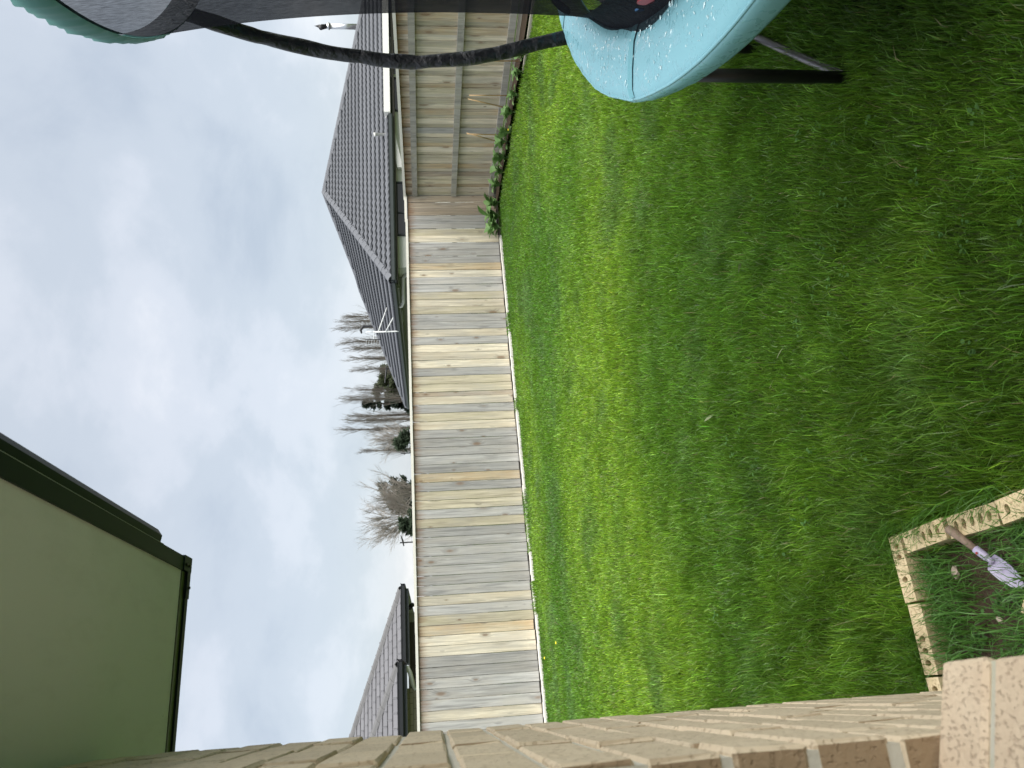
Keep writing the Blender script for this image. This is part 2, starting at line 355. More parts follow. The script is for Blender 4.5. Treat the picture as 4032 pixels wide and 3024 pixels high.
def bevel_box(name, dims, mat, c=0.004, jitter=0.0, seed=0):
    r = random.Random(seed); bm = bmesh.new(); bmesh.ops.create_cube(bm, size=1.0)
    for v in bm.verts: v.co = Vector((v.co.x*dims[0], v.co.y*dims[1], v.co.z*dims[2]))
    bmesh.ops.bevel(bm, geom=bm.edges[:], offset=c, segments=1, affect='EDGES')
    if jitter:
        for v in bm.verts: v.co += Vector((r.uniform(-1, 1), r.uniform(-1, 1), r.uniform(-1, 1)))*jitter
    me = bpy.data.meshes.new(name); bm.to_mesh(me); bm.free(); me.materials.append(M[mat]); return me
def vnoise(x, y, scale, seed):
    """smooth lattice noise 0..1 (numpy)"""
    r = np.random.RandomState(seed); g = r.rand(64, 64)
    x = np.asarray(x, float)*scale+100; y = np.asarray(y, float)*scale+100
    xi = np.floor(x).astype(int); yi = np.floor(y).astype(int); fx = x-xi; fy = y-yi
    fx = fx*fx*(3-2*fx); fy = fy*fy*(3-2*fy)
    a = g[xi % 64, yi % 64]; b = g[(xi+1) % 64, yi % 64]; c = g[xi % 64, (yi+1) % 64]; d = g[(xi+1) % 64, (yi+1) % 64]
    return (a*(1-fx)+b*fx)*(1-fy)+(c*(1-fx)+d*fx)*fy
def ground_z(x, y):
    x = np.asarray(x, float); y = np.asarray(y, float)
    t = np.clip((y-2.2)/10.2, 0, 1); xc = np.clip(x, -2, 9)
    bump = (vnoise(x, y, 0.9, 3)-0.5)*0.05+(vnoise(x, y, 2.7, 5)-0.5)*0.02
    bump = bump*np.clip((y-1.0)/2.0, 0, 1)*np.clip((12.2-y)/1.0, 0, 1)
    return t*(0.098+0.016*xc)+bump
def gz(x, y): return float(ground_z(x, y))

# ------------------------------------------------------------------ ground
def build_ground():
    xs = np.concatenate([[-400, -60, -12], np.linspace(-2, 11, 66), [16, 60, 400]])
    ys = np.concatenate([[-200, -20, -4], np.linspace(-1, 14, 76), [20, 60, 150, 700]])
    X, Y = np.meshgrid(xs, ys); Z = ground_z(X, Y)-0.005
    n = len(xs); vs = np.stack([X.ravel(), Y.ravel(), Z.ravel()], 1)
    m = MB(); fs = [(j*n+i, j*n+i+1, (j+1)*n+i+1, (j+1)*n+i) for j in range(len(ys)-1) for i in range(n-1)]
    m.add(vs.tolist(), fs); m.build('ground', 'turf_base', None, True, kind='structure')
build_ground()
FY = 12.40          # back fence
FX = 8.96           # side fence
m = MB()
r_ = random.Random(3)
for i in range(90):
    x = -1.2+i*0.104
    if x > 7.9: break
    zt = gz(x, 12.2)
    m.box((x, FY-0.16-r_.uniform(0, .03), zt-.1), (x+0.104, FY-0.035, 0.128+0.016*max(x, 0)+r_.uniform(-.004, .006)))
m.build('concrete_mowing_strip', 'concrete', None, kind='structure')

# ------------------------------------------------------------------ our brick house
WX = -0.066
house = empty('brick_house', (-4, -3, 0), 'cream brick house with dark green gutter and white soffit, nearest the camera', 'house')
core = MB()
core.box((WX-0.068, 0.8015, -0.2), (WX-0.0065, 1.868, 2.435))
core = core.build('mortar', 'mortar', house)
BL, BW, BH, J = 0.230, 0.070, 0.076, 0.010
full = [bevel_box('brick', (BW, BL, BH), 'cream_brick', 0.004, 0.0012, i) for i in range(5)]
half = [bevel_box('brick', (BW, 0.112, BH), 'cream_brick', 0.004, 0.0012, 20+i) for i in range(3)]
zj = 1.805; c0 = -22
for k in range(c0, 8):
    zc = zj+k*0.086+0.043
    if zc+BH/2 > 2.44 or zc < -0.15: continue
    y = 0.8
    if k % 2: y += 0.0; seq = ['h', 'f', 'f', 'f', 'f']
    else: seq = ['f', 'f', 'f', 'f', 'h']
    for s_ in seq:
        L = BL if s_ == 'f' else 0.112
        if y+L > 1.90: break
        me = rnd.choice(full if s_ == 'f' else half)
        inst('brick', me, (WX-BW/2+rnd.uniform(-.0018, .0018), y+L/2+rnd.uniform(-.0015, .0015), zc+rnd.uniform(-.001, .001)), core, (0, 0, rnd.uniform(-.006, .006)))
        y += L+J
# the rest of the shell, out of the picture
sh = MB()
sh.box((-8, -8, -.2), (WX-0.07, -1.2, 2.43)); sh.box((-8, -1.2, -.2), (-0.9, 1.86, 2.43))
sh.box((-0.9, -1.2, -.2), (WX-.0705, 0.80, 1.13)); sh.box((-0.9, 0.97, -.2), (WX-.0705, 1.86, 2.43))
sh.box((-0.9, -1.2, 2.2), (WX-.075, 0.97, 2.43)); sh.box((WX-0.07, -8, -.2), (WX, -1.2, 2.432)); sh.box((WX-.069, -1.2, -.2), (WX, 0.797, 1.13))
sh.build('wall', 'house_brickwork', house)
wf = MB(); wf.box((-.21, 0.72, 1.2), (-.16, 0.968, 2.19)); wf.box((-.21, -1.19, 1.2), (-.16, -1.13, 2.19)); wf.box((-.21, -1.13, 2.14), (-.16, .72, 2.19)); wf.box((-.21, -1.13, 1.2), (-.16, .72, 1.25))
wf = wf.build('window_frame', 'dark_green_steel', house)
# sill of bricks laid across the wall, sloping outwards
sill = MB()
slope = math.atan2(0.023, 0.066)
def sillp(x, up=0.0): return Vector((x, 0, 1.218-0.3485*x+up))
def sill_core():
    a, b = sillp(-0.15, -.006), sillp(-0.004, -.006)
    sill.add([(a.x, -1.19, a.z), (b.x, -1.19, b.z), (b.x, .794, b.z), (a.x, .794, a.z), (a.x, -1.19, a.z-.09), (b.x, -1.19, b.z-.075), (b.x, .794, b.z-.075), (a.x, .794, a.z-.09)],
             [(0, 1, 2, 3), (7, 6, 5, 4), (1, 5, 6, 2), (3, 2, 6, 7), (0, 4, 5, 1), (0, 3, 7, 4)])
sill_core()
sill = sill.build('window_sill', 'sill_mortar', house)
sb = [bevel_box('sill_brick', (0.165, 0.070, 0.085), 'sill_brick', 0.005, 0.0012, 40+i) for i in range(3)]
for k in range(24):
    yc = 0.80-0.035-k*0.080
    ctr = sillp(-0.0775)+Vector((-math.sin(slope)*0.0425, 0, -math.cos(slope)*0.0425))
    inst('sill_brick', sb[k % 3], (ctr.x, yc, ctr.z), sill, (0, slope, rnd.uniform(-.006, .006)))
# eaves
SO = 2.44
sf = MB(); sf.box((WX-.2, -8, SO), (0.388, 2.292, SO+.012)); sf.build('soffit', 'soffit_paint', house)
fa = MB(); fa.box((0.388, -8, SO-.006), (0.427, 2.29, SO+.15)); fa.build('fascia', 'dark_green_steel', house)
fe = MB(); fe.box((-8, 2.331, SO-.006), (0.424, 2.356, SO+.15)); fe = fe.build('end_fascia', 'dark_green_steel', house)
q = MB(); q.box((-8, 2.293, SO-.002), (0.387, 2.330, SO+.15)); q.build('end_batten', 'black_metal', fe)
q = MB(); q.box((0.4272, -8, SO-.003), (0.4302, 2.12, SO+.004)); q.build('highlight_strip', 'highlight_grey', house)  # thin pale strip added as a painted highlight line between fascia and gutter
cp = MB(); cp.box((0.3885, 2.29, SO-.009), (0.4305, 2.3585, SO+.155)); cp.box((0.315, 2.3295, SO-.008), (0.3885, 2.3584, SO+.154))
cp = cp.build('corner_cap', 'dark_green_steel', house)
for (x, y) in ((0.405, 2.305), (0.405, 2.335), (0.345, 2.345)):
    q = MB(); q.tube([(x, y, SO-.0135), (x, y, SO-.009)], 0.004, 8); q.build('rivet', 'black_metal', cp)
def gutter_prof():
    p = [(0.0, 0.10), (0.001, 0.004), (0.025, 0.0), (0.042, 0.012), (0.058, 0.04), (0.068, 0.08), (0.071, 0.118), (0.079, 0.122), (0.079, 0.127), (0.067, 0.126)]
    return p
gt = MB(); gt.extrude([(x, z) for x, z in gutter_prof()], (0.4285, -8, SO+.005), (0.4285, 2.125, SO+.005))
pr = gutter_prof()[:7]; n_ = len(pr)
gt.add([(0.4285+x, 2.125, SO+.005+z) for x, z in pr], [tuple(range(n_))])
gt.build('gutter', 'dark_green_steel', house)
rf = MB(); rf.quad((0.47, -8, 2.60), (0.47, 2.33, 2.60), (-4, 2.33, 4.2), (-4, -8, 4.2)); rf.quad((-8.5, -8, 2.6), (-4, -8, 4.2), (-4, 2.33, 4.2), (-8.5, 2.33, 2.6))
rf.add([(0.42, 2.33, 2.6), (-8.5, 2.33, 2.6), (-4, 2.33, 4.19)], [(0, 1, 2)]); rf.build('roof', 'dark_roof', house)

# ------------------------------------------------------------------ fences
tones = ('bbb gg t c ggg o c g g t c t g g c g c c c g t t B c g t c g g g g g o g t t g t g g g g g g g c g t o c c g g g g g c g g g t g c g g').replace(' ', '')
TM = dict(b='pine_brown', g='pine_grey', t='pine_tan', c='pine_cream', o='pine_orange', B='pine_brown')
bf = empty('back_fence', (4, FY, 0.2), 'weathered pine paling fence with pale capping along the back of the lawn', 'fence')
def paling_mesh(name, w, z0, z1, seed):
    r = random.Random(seed); h = z1-z0; m = MB(); t = 0.019
    n = 5; rows = []
    for i in range(n):
        z = z0+h*i/(n-1); dx = r.uniform(-.0016, .0016); cup = r.uniform(-.002, .002)
        rows.append((z-1.1, dx, cup))
    vs = []
    for z, dx, cup in rows:
        vs += [(-w/2+dx, 0, z), (-w/2+dx+.003, -t/2-.001, z), (dx, -t/2-.001+cup, z), (w/2+dx-.003, -t/2-.001, z), (w/2+dx, 0, z), (0, t/2, z)]
    fs = []
    for i in range(n-1):
        for j in range(6):
            a = i*6+j; b = i*6+(j+1) % 6; fs.append((a, b, b+6, a+6))
    fs += [(5, 4, 3, 2, 1, 0), tuple(range((n-1)*6, n*6))]
    m.add(vs, fs); return m
x = FX-0.005
for i, ch in enumerate(tones):
    w = 0.147*rnd.uniform(0.975, 1.02)*(0.55 if ch == 'B' else 1.0)
    xc = x-w/2; x -= w+0.0040
    zb = 0.150+0.0150*max(xc, -1)+rnd.uniform(-.008, .006)
    me = paling_mesh('paling', w, zb, 1.955, 100+i).mesh('paling', TM[ch])
    inst('paling', me, (xc, FY+rnd.uniform(-.003, .003)+(0.006 if i % 2 else 0), 1.1), bf, (0, rnd.uniform(-.0015, .0015), rnd.uniform(-.012, .012)))
    # cover batten where two lengths of fence meet
    if i in (13,):
        pass
for (xa, xb, dz) in ((8.97, 8.40, .035), (8.40, 3.98, .006), (3.98, 0.93, .0), (0.93, -1.6, -.004)):
    q = MB(); q.box((xb+.002, FY-.045, 1.957+dz*.3), (xa, FY+.06, 1.998+dz*.5)); q.build('capping', 'cap_paint', bf)
for z in (0.35, 1.05, 1.75):
    q = MB(); q.box((-1.6, FY+.016, z), (FX-.03, FY+.06, z+.09)); q.build('rail', 'rail_grey', bf)
for k in range(5):
    q = MB(); q.box((8.4-k*2.35, FY+.06, 0), (8.5-k*2.35, FY+.16, 1.94)); q.build('post', 'rail_grey', bf)
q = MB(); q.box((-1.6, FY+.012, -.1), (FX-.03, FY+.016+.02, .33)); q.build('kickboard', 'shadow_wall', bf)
# side fence, rails towards us
sfn = empty('side_fence', (FX, 9, 0.2), 'pine paling fence with three grey rails facing the lawn, on the right', 'fence')
seq = 'tcottbcocttcotcgtctoctctoctcttctcotoct'
y = FY+0.005; i = 0
while y > 3.2:
    w = 0.146*rnd.uniform(0.8, 1.03); yc = y-w/2; y -= w-0.014
    ch = seq[i % len(seq)]; i += 1
    zb = 0.30-0.011*(FY-yc)+.03+rnd.uniform(-.01, .01)
    me = paling_mesh('paling', w, zb, 1.985, 300+i).mesh('paling', TM[ch])
    inst('paling', me, (FX+.012+(0.018 if i % 2 else 0), yc, 1.1), sfn, (rnd.uniform(-.002, .002), 0, -math.pi/2+rnd.uniform(-.012, .012)))
q = MB(); q.box((FX+.035, FY-.22, .2), (FX+.06, FY+.1, 1.97)); q.build('post', 'rail_grey', sfn)  # backing batten added to block light through the slit at the corner
q = MB(); q.box((FX-.05, 3.2, 1.985), (FX+.07, FY+.07, 2.030)); q.build('capping', 'cap_paint', sfn)
for z0, z1 in ((1.720, 1.765), (1.010, 1.025), (0.272, 0.305)):
    q = MB(); ya, yb = 8.05, FY-.03
    def zz(y): return z0+(z1-z0)*(y-ya)/(yb-ya)
    a, b = 3.2, FY-.034
    q.add([(FX-.048, a, zz(a)), (FX+.001, a, zz(a)), (FX+.001, b, zz(b)), (FX-.048, b, zz(b)), (FX-.048, a, zz(a)+.096), (FX+.001, a, zz(a)+.096), (FX+.001, b, zz(b)+.1), (FX-.048, b, zz(b)+.1)],
          [(0, 3, 2, 1), (4, 5, 6, 7), (0, 1, 5, 4), (1, 2, 6, 5), (2, 3, 7, 6), (3, 0, 4, 7)])
    q.build('rail', 'rail_grey', sfn)
for k in range(4):
    q = MB(); q.box((FX+.05, 11.2-k*2.4, 0), (FX+.15, 11.3-k*2.4, 1.97)); q.build('post', 'rail_grey', sfn)
q = MB(); q.box((FX-.02, 3.2, -.1), (FX+.0, FY-.05, 0.25)); q.build('kickboard', 'timber_edge', sfn)
q = MB(); q.box((FX-.46, 3.4, -.05), (FX-.42, 8.75, 0.16)); q.build('garden_edging', 'timber_edge', None, label='pale timber edging board at the foot of the side fence', cat='edging')
q = MB()
q.add([(FX-.42, 3.4, gz(8.5, 3.4)+.06), (FX-.02, 3.4, .12), (FX-.02, FY-.05, .26), (FX-.42, FY-.05, .285), ], [(0, 1, 2, 3)])
q.build('garden_soil', 'soil', None, kind='structure')

# ------------------------------------------------------------------ oval trampoline
TC = Vector((3.262, 1.522, 0)); E1 = Vector((.7071, .7071, 0)); E2 = Vector((-.7071, .7071, 0))
def ell(t, a, b, z): return TC+E1*(a*math.cos(t))+E2*(b*math.sin(t))+Vector((0, 0, z))
tr = empty('trampoline', (TC.x, TC.y, 0), 'oval trampoline with wet aqua safety pad, black legs and black enclosure net', 'trampoline')
A0, B0 = 2.15, 1.37
t0 = R(96.9)
def pad_point(t, j, dt):
    prof = [(-.268, .870), (-.262, .895), (-.20, .910), (-.10, .914), (-.03, .908), (.000, .898), (.010, .880), (.006, .845), (-.006, .800), (-.022, .776), (-.05, .776)]
    d, z = prof[j]
    near = math.exp(-(dt/0.05)**2)
    w = math.sin(t*47)*.5+math.sin(t*83+1.3)*.5+math.sin(t*19)*.6
    if j >= 5: d += w*(.0055 if j > 6 else .0018); z += w*.007*(1 if j > 6 else .2)
    if j in (3, 4): z += math.sin(t*31+j)*.003
    d += 0.006*near*(1 if 3 <= j <= 7 else .3); 
    if 1 <= j <= 4: z -= .010*math.exp(-(dt/0.012)**2)
    return ell(t, A0+d, B0+d, z)
NS = 8
for k in range(NS):
    ta = t0+k*2*math.pi/NS; tb = ta+2*math.pi/NS; n = 34; m = MB(); vs = []; fs = []
    for i in range(n+1):
        s = i/n; s = s*s*(3-2*s)*.35+s*.65
        t = ta+(tb-ta)*s+(0.0012 if i == 0 else -0.0012 if i == n else 0)
        dt = min(abs(t-ta), abs(tb-t))
        for j in range(11): vs.append(pad_point(t, j, dt))
    for i in range(n):
        for j in range(10): fs.append((i*11+j, i*11+j+1, (i+1)*11+j+1, (i+1)*11+j))
        fs.append((i*11+10, i*11, (i+1)*11, (i+1)*11+10))
    m.add(vs, fs); o = m.build('pad_section', 'pad_vinyl', tr, True)
    # piping along the outer fold and the dark seam at one end
    pts = [pad_point(ta+(tb-ta)*i/30, 5, min(i, 30-i)/30*(tb-ta))+Vector((0, 0, -.004)) for i in range(31)]
    q = MB(); q.tube(pts, .007, 6); q.build('piping', 'pad_vinyl', o, True)
    sm = MB(); sp = [pad_point(ta, j, .2)+Vector((0, 0, .004)) for j in range(1, 6)]
    tv = (ell(ta+.01, A0, B0, 0)-ell(ta, A0, B0, 0)).normalized()*.034
    for i in range(len(sp)-1): sm.add([sp[i]-tv, sp[i]+tv, sp[i+1]+tv, sp[i+1]-tv], [(0, 1, 2, 3)])
    sm.build('seam_strip', 'pad_seam', o)
# rain water lying on the pad
dr = MB(); rr = random.Random(11)
for i in range(750):
    t = rr.uniform(0, 2*math.pi) if i % 5 == 0 else rr.uniform(R(60), R(150)); s = rr.uniform(.03, .25); p = ell(t, A0-s, B0-s, 0)
    z = np.interp(s, [.0, .03, .10, .22, .30], [.898, .908, .914, .910, .892])+.0005
    ra = rr.choice([.002, .0025, .003, .004, .005, .0075]); el = rr.uniform(.6, 1.7); an = rr.uniform(0, 6.28); hh = ra*.28
    vs = []
    for q_, (k_, zz_) in enumerate(((1, 0), (.7, .8))):
        for j in range(7):
            th = j*2*math.pi/7; rj = ra*k_*(1+.25*math.sin(3*th+i))
            dx, dy = math.cos(th)*rj*el, math.sin(th)*rj/el
            vs.append((p.x+dx*math.cos(an)-dy*math.sin(an), p.y+dx*math.sin(an)+dy*math.cos(an), z+zz_*hh))
    vs.append((p.x, p.y, z+hh))
    dr.add(vs, [(j, (j+1) % 7, 7+(j+1) % 7, 7+j) for j in range(7)]+[(7+j, 7+(j+1) % 7, 14) for j in range(7)])
dr.build('water_drops', 'water', tr, True, kind='stuff')
mt = MB(); n = 64; mt.add([ell(2*math.pi*i/n, A0-.34, B0-.34, .862) for i in range(n)], [tuple(range(n))]); mt.build('jumping_mat', 'black_sleeve', tr)
fr = MB(); fr.tube([ell(2*math.pi*i/72, A0-.06, B0-.06, .835) for i in range(73)], .022, 8); fr.build('frame_ring', 'black_metal', tr, True)
for (x, y, z) in ((2.183, 2.245, .0), (2.93, 2.83, .0), (3.42, 3.09, 0), (1.35, .55, .0), (2.2, -.1, 0), (4.3, .35, 0), (5.1, 1.2, 0), (5.2, 2.5, 0), (4.6, 2.95, 0)):
    q = MB(); q.tube([(x, y, gz(x, y)-.02), (x, y, .16), (x, y, .161), (x, y, .83)], [.024, .024, .0265, .0265], 14); q.build('leg', 'black_metal', tr, True)
for a, b in (((2.183, 2.245), (3.42, 3.09)), ((1.35, .55), (2.2, -.1)), ((4.3, .35), (5.1, 1.2)), ((5.2, 2.5), (4.6, 2.95))):
    q = MB(); a = Vector((*a, gz(*a)+.028)); b = Vector((*b, gz(*b)+.03)); q.tube([a+(b-a)*f+Vector((0, 0, .028*math.sin(math.pi*f))) for f in (0, .1, .25, .4, .5, .6, .8, 1)], .019, 10); q.build('base_tube', 'tube_grey', tr, True)
P0 = [((3.01, 2.83, .80), 1.14), ((2.985, 2.841, 1.015), 1.14), ((2.946, 2.889, 1.279), 1.14), ((2.925, 2.922, 1.48), 1.14), ((2.925, 2.953, 1.731), 1.14), ((2.95, 2.964, 1.905), 1.135), ((3.002, 2.974, 2.154), 1.12), ((3.067, 2.978, 2.402), 1.09), ((3.126, 2.977, 2.588), 1.06), ((3.19, 2.971, 2.749), 1.02), ((3.235, 2.96, 2.88), 1.0)]
P0 = [(p[0]*k, p[1]*k, EYE+(p[2]-EYE)*k) for p, k in P0]      # bowed outwards from the ring
P0 = [Vector(p) for p in P0]
def spline(P, n):
    out = []
    for i in range(len(P)-1):
        a, b, c, d = P[max(i-1, 0)], P[i], P[i+1], P[min(i+2, len(P)-1)]
        for k in range(n):
            t = k/n; out.append(.5*((2*b)+(c-a)*t+(2*a-5*b+4*c-d)*t*t+(3*b-a-3*c+d)*t**3))
    return out+[P[-1]]
def local(p): q = p-TC; return q.dot(E1), q.dot(E2), p.z
def mirror(p, sx, sy): a, b, z = local(p); return TC+E1*(a*sx)+E2*(b*sy)+Vector((0, 0, z))
for sx, sy in ((1, 1), (-1.12, .84), (1, -1), (-1.12, -.84)):
    pts = spline([mirror(p, sx, sy) for p in P0], 7); N_ = len(pts)
    NR = 18; q = MB(); q.tube(pts, 0.0385, NR); vv = []
    for i, v in enumerate(q.v):        # loose sleeve: flattened, with folds and pinches
        ring = i//NR; j = i % NR; c = pts[min(ring, N_-1)]; d = Vector(v)-c; th = 2*math.pi*j/NR
        fold = .05*math.sin(th*3+ring*.23)+.07*math.sin(th*2-ring*.61+1)*math.sin(ring*.17)+.05*math.sin(ring*.9+th)*math.exp(-((ring-34)/14)**2)
        pin = -.20*math.exp(-((ring-27)/1.2)**2)-.16*math.exp(-((ring-38)/1.0)**2)-.14*math.exp(-((ring-52)/1.3)**2)-.10*math.exp(-((ring-16)/1.4)**2)
        vv.append(tuple(c+d*(1+fold+pin*(.5+.5*math.sin(th+ring)))))
    q.v = vv; q.build('pole_sleeve', 'black_sleeve', tr, True)
    q = MB(); q.tube([mirror(P0[0]-Vector((0, 0, .45)), sx, sy), mirror(P0[0]+Vector((0, 0, .1)), sx, sy)], .019, 10); q.build('pole', 'black_metal', tr, True)
net = MB(); n = 140; rows = 22; vs = []
for j in range(rows+1):
    f = j/rows; z = .885+f*(2.80-.885)
    for i in range(n):
        t = 2*math.pi*i/n
        bulge = -.035*math.sin(math.pi*f)+.012*math.sin(t*9+f*3)*math.sin(math.pi*f)+.05*max(0, math.cos((t-R(101))*9))*math.exp(-(f/.06)**2)*(abs(t-R(101)) < .17)
        lip = .045*math.exp(-(f/.03)**2); a = 1.86+lip; b = 1.068+(1.175-1.068)*f**2.2+lip
        vs.append(ell(t, a+bulge, b+bulge, z+.01*math.sin(t*14)*(1-f)))
net.add(vs, [(j*n+i, j*n+(i+1) % n, (j+1)*n+(i+1) % n, (j+1)*n+i) for j in range(rows) for i in range(n)])
net = net.build('net', 'net_mesh', tr, True)
sk = MB(); n = 140; vs = []
for j in range(5):
    f = j/22; z = .865+f*1.1
    for i in range(n):
        t = 2*math.pi*i/n; lip = .045*math.exp(-((f*1.1/1.915)/.03)**2)-.006
        vs.append(ell(t, 1.86+lip-.01*f, 1.068+lip-.01*f, z))
sk.add(vs, [(j*n+i, j*n+(i+1) % n, (j+1)*n+(i+1) % n, (j+1)*n+i) for j in range(4) for i in range(n)])
sk.build('net_skirt', 'black_sleeve', net, True)
bd = MB(); n = 900; vs = []
for i in range(n):
    t = 2*math.pi*i/n; w = math.sin(t*97)*.55+math.sin(t*161+.7)*.5+math.sin(t*43)*.3
    for (dd, z) in ((.002, 2.792), (.012+.006*w, 2.80+.003*w), (.020+.007*w, 2.85), (.013+.006*w, 2.905+.004*w), (-.004, 2.916+.004*w)):
        vs.append(ell(t+.0035*math.sin(z*60), 1.86+dd, 1.175+dd, z))
bd.add(vs, [(i*5+j, i*5+j+1, ((i+1) % n)*5+j+1, ((i+1) % n)*5+j) for i in range(n) for j in range(4)])
bd = bd.build('top_band', 'teal_band', tr, True)
ln = MB(); vs = []; n = 140
for i in range(n):
    t = 2*math.pi*i/n
    for (dd, z) in ((-.004, 2.785), (-.012, 2.85), (-.010, 2.912)): vs.append(ell(t, 1.86+dd, 1.175+dd, z))
ln.add(vs, [(i*3+j, i*3+j+1, ((i+1) % n)*3+j+1, ((i+1) % n)*3+j) for i in range(n) for j in range(2)])
ln.build('band_lining', 'black_sleeve', bd, True)
for (tt, z, ra, mt_) in ((R(108), 0.965, .030, 'red_plastic'), (R(104.5), 0.955, .016, 'blue_print')):
    q = MB(); c = ell(tt, 1.895, 1.10, z); tv = (ell(tt+.01, 1.86, 1.07, 0)-ell(tt, 1.86, 1.07, 0)).normalized(); nv = Vector((tv.y, -tv.x, 0))
    for off in (0, .004):
        q.add([c+nv*off*(-1)+tv*math.cos(i*math.pi/8)*ra*1.2+Vector((0, 0, math.sin(i*math.pi/8)*ra)) for i in range(16)], [tuple(range(16))])
    q.f += [(i, (i+1) % 16, 16+(i+1) % 16, 16+i) for i in range(16)]
    q.build('printed_patch', mt_, net)

# ------------------------------------------------------------------ neighbouring house with charcoal tiles
HA = R(6); HU = Vector((math.cos(HA), -math.sin(HA), 0)); HV = Vector((math.sin(HA), math.cos(HA), 0)); HC = Vector((10.15, 17.7, 2.5)); TAN = math.tan(R(22.57)); KR = 6.126
def hp(u, v, z=0.0): return HC+HU*u+HV*v+Vector((0, 0, z))
nh = empty('neighbour_house', hp(5, 5, -2.5), 'pale house with charcoal wavy tiled hip roof behind the back fence', 'house')
CT = math.cos(R(22.57)); ST = math.sin(R(22.57))
under = MB()
for poly in ([(0, 0), (2*KR, 0), (KR, KR)], ):
    under.add([hp(u, v, TAN*v-.03) for u, v in poly], [(0, 1, 2)])
LP = [(0, 0), (KR, KR), (3.95, 8.35), (3.75, 9.5), (0, 13.1)]
under.add([hp(u, v, TAN*u-.03) for u, v in LP], [(0, 1, 2, 3, 4)])
under.add([hp(2*KR, 0, -.03), hp(2*KR, 12, -.03), hp(KR, KR, TAN*KR-.03)], [(0, 1, 2)])
under.add([hp(KR, KR, TAN*KR-.03), hp(2*KR, 12, -.03), hp(0, 13.1, -.03), hp(3.75, 9.5, TAN*3.75-.03), hp(3.95, 8.35, TAN*3.95-.03)], [(0, 1, 2, 3, 4)])
roof = under.build('roof', 'dark_roof', nh)
def courses(along, rng, nrow=18, amp=.017, wl=.21):
    """rng(run) -> (lo, hi) along the eave; along(a, run, h) -> point"""
    for j in range(nrow):
        r0 = KR*j/nrow; r1 = KR*(j+1)/nrow+.02
        l0, h0 = rng(r0); l1, h1 = rng(min(r1, KR-.01)); lo = min(l0, l1); hi = max(h0, h1)
        if hi-lo < .1: continue
        n = int((hi-lo)/(wl/6))+1; m = MB(); vs = []
        for i in range(n+1):
            a = lo+(hi-lo)*i/n; w = amp*math.sin(2*math.pi*a/wl)
            a0 = min(max(a, l0), h0); a1 = min(max(a, l1), h1)
            vs += [along(a0, r0+.03, -.012), along(a0, r0-.02, .050+w*1.6), along((a0+a1)/2, (r0+r1)/2, .034+w), along(a1, r1, .0+w)]
        m.add(vs, [(i*4+j_, i*4+4+j_, i*4+5+j_, i*4+1+j_) for i in range(n) for j_ in range(3)])
        m.build('tile_course', 'roof_charcoal', roof, True)
courses(lambda a, r, h: hp(a, r, TAN*r)+(Vector((0, 0, CT))-HV*ST)*h, lambda r: (r, 2*KR-r))
def lrng(r):
    top = 13.1-r*(13.1-9.5)/3.75 if r < 3.75 else (9.5+(r-3.75)*(8.35-9.5)/.2 if r < 3.95 else 8.35+(r-3.95)*(KR-8.35)/(KR-3.95))
    return (r, top)
courses(lambda a, r, h: hp(r, a, TAN*r)+(Vector((0, 0, CT))-HU*ST)*h, lrng)
def ridge(name, A, B, n, w, mat, parent, lift=.05):
    A = Vector(A); B = Vector(B); d = (B-A)/n; dn = d.normalized(); side = Vector((dn.y, -dn.x, 0)).normalized(); up = side.cross(dn)
    if up.z < 0: up = -up
    m = MB(); prof = [(-w, -.045), (-w*.55, .02), (0, .05), (w*.55, .02), (w, -.045)]
    L = d.length; vs = []
    for (s, k) in ((-.02, 1.12), (L+.03, .98)):
        vs += [dn*s+side*p[0]*k+up*(p[1]*k) for p in prof]
    vs += [dn*-.02+side*p[0]*1.12+up*(p[1]*1.12-.02) for p in prof]
    m.add(vs, [(i, i+1, i+6, i+5) for i in range(4)]+[(10+i, 11+i, i+1, i) for i in range(4)])
    me = m.mesh(name, mat)
    for i in range(n): inst(name, me, A+d*i+Vector((0, 0, lift+rnd.uniform(-.003, .003))), parent)
ridge('ridge_tile', hp(0, 0), hp(KR, KR, TAN*KR), 24, .13, 'roof_charcoal', roof)
ridge('ridge_tile', hp(2*KR, 0), hp(KR, KR, TAN*KR), 24, .13, 'roof_charcoal', roof)
ridge('ridge_tile', hp(3.95, 8.35, TAN*3.95), hp(KR, KR, TAN*KR), 9, .13, 'roof_charcoal', roof)
ridge('ridge_tile', hp(3.75, 9.5, TAN*3.75), hp(3.95, 8.35, TAN*3.95), 4, .12, 'roof_charcoal', roof)
ridge('ridge_tile', hp(0, 13.1), hp(3.75, 9.5, TAN*3.75), 15, .12, 'roof_charcoal', roof)
def oriented_box(m, u0, u1, v0, v1, z0, z1):
    vs = [hp(u, v, z) for z in (z0, z1) for (u, v) in ((u0, v0), (u1, v0), (u1, v1), (u0, v1))]
    m.add(vs, [(0, 3, 2, 1), (4, 5, 6, 7), (0, 1, 5, 4), (1, 2, 6, 5), (2, 3, 7, 6), (3, 0, 4, 7)]); return m
GP = [(0, .06), (0, -.06), (.03, -.085), (.09, -.085), (.115, -.05), (.115, .035), (.125, .04)]
q = MB(); q.extrude([(p[0]-.03, p[1]-.03) for p in GP], hp(-.03, -.03), hp(4.95, -.03)); q.build('gutter', 'dark_gutter', nh)
q = MB(); q.extrude([(p[0]-.03, p[1]-.03) for p in GP], hp(-.03, 13.1), hp(-.03, -.06)); q.build('gutter', 'dark_gutter', nh)
oriented_box(MB(), 4.97, 12.2, -.16, .03, -.05, .125).build('white_gutter', 'white_paint', nh)
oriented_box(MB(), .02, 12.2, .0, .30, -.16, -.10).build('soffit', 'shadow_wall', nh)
oriented_box(MB(), .0, .5, .5, 13, -.16, -.10).build('soffit', 'grey_wall', nh)
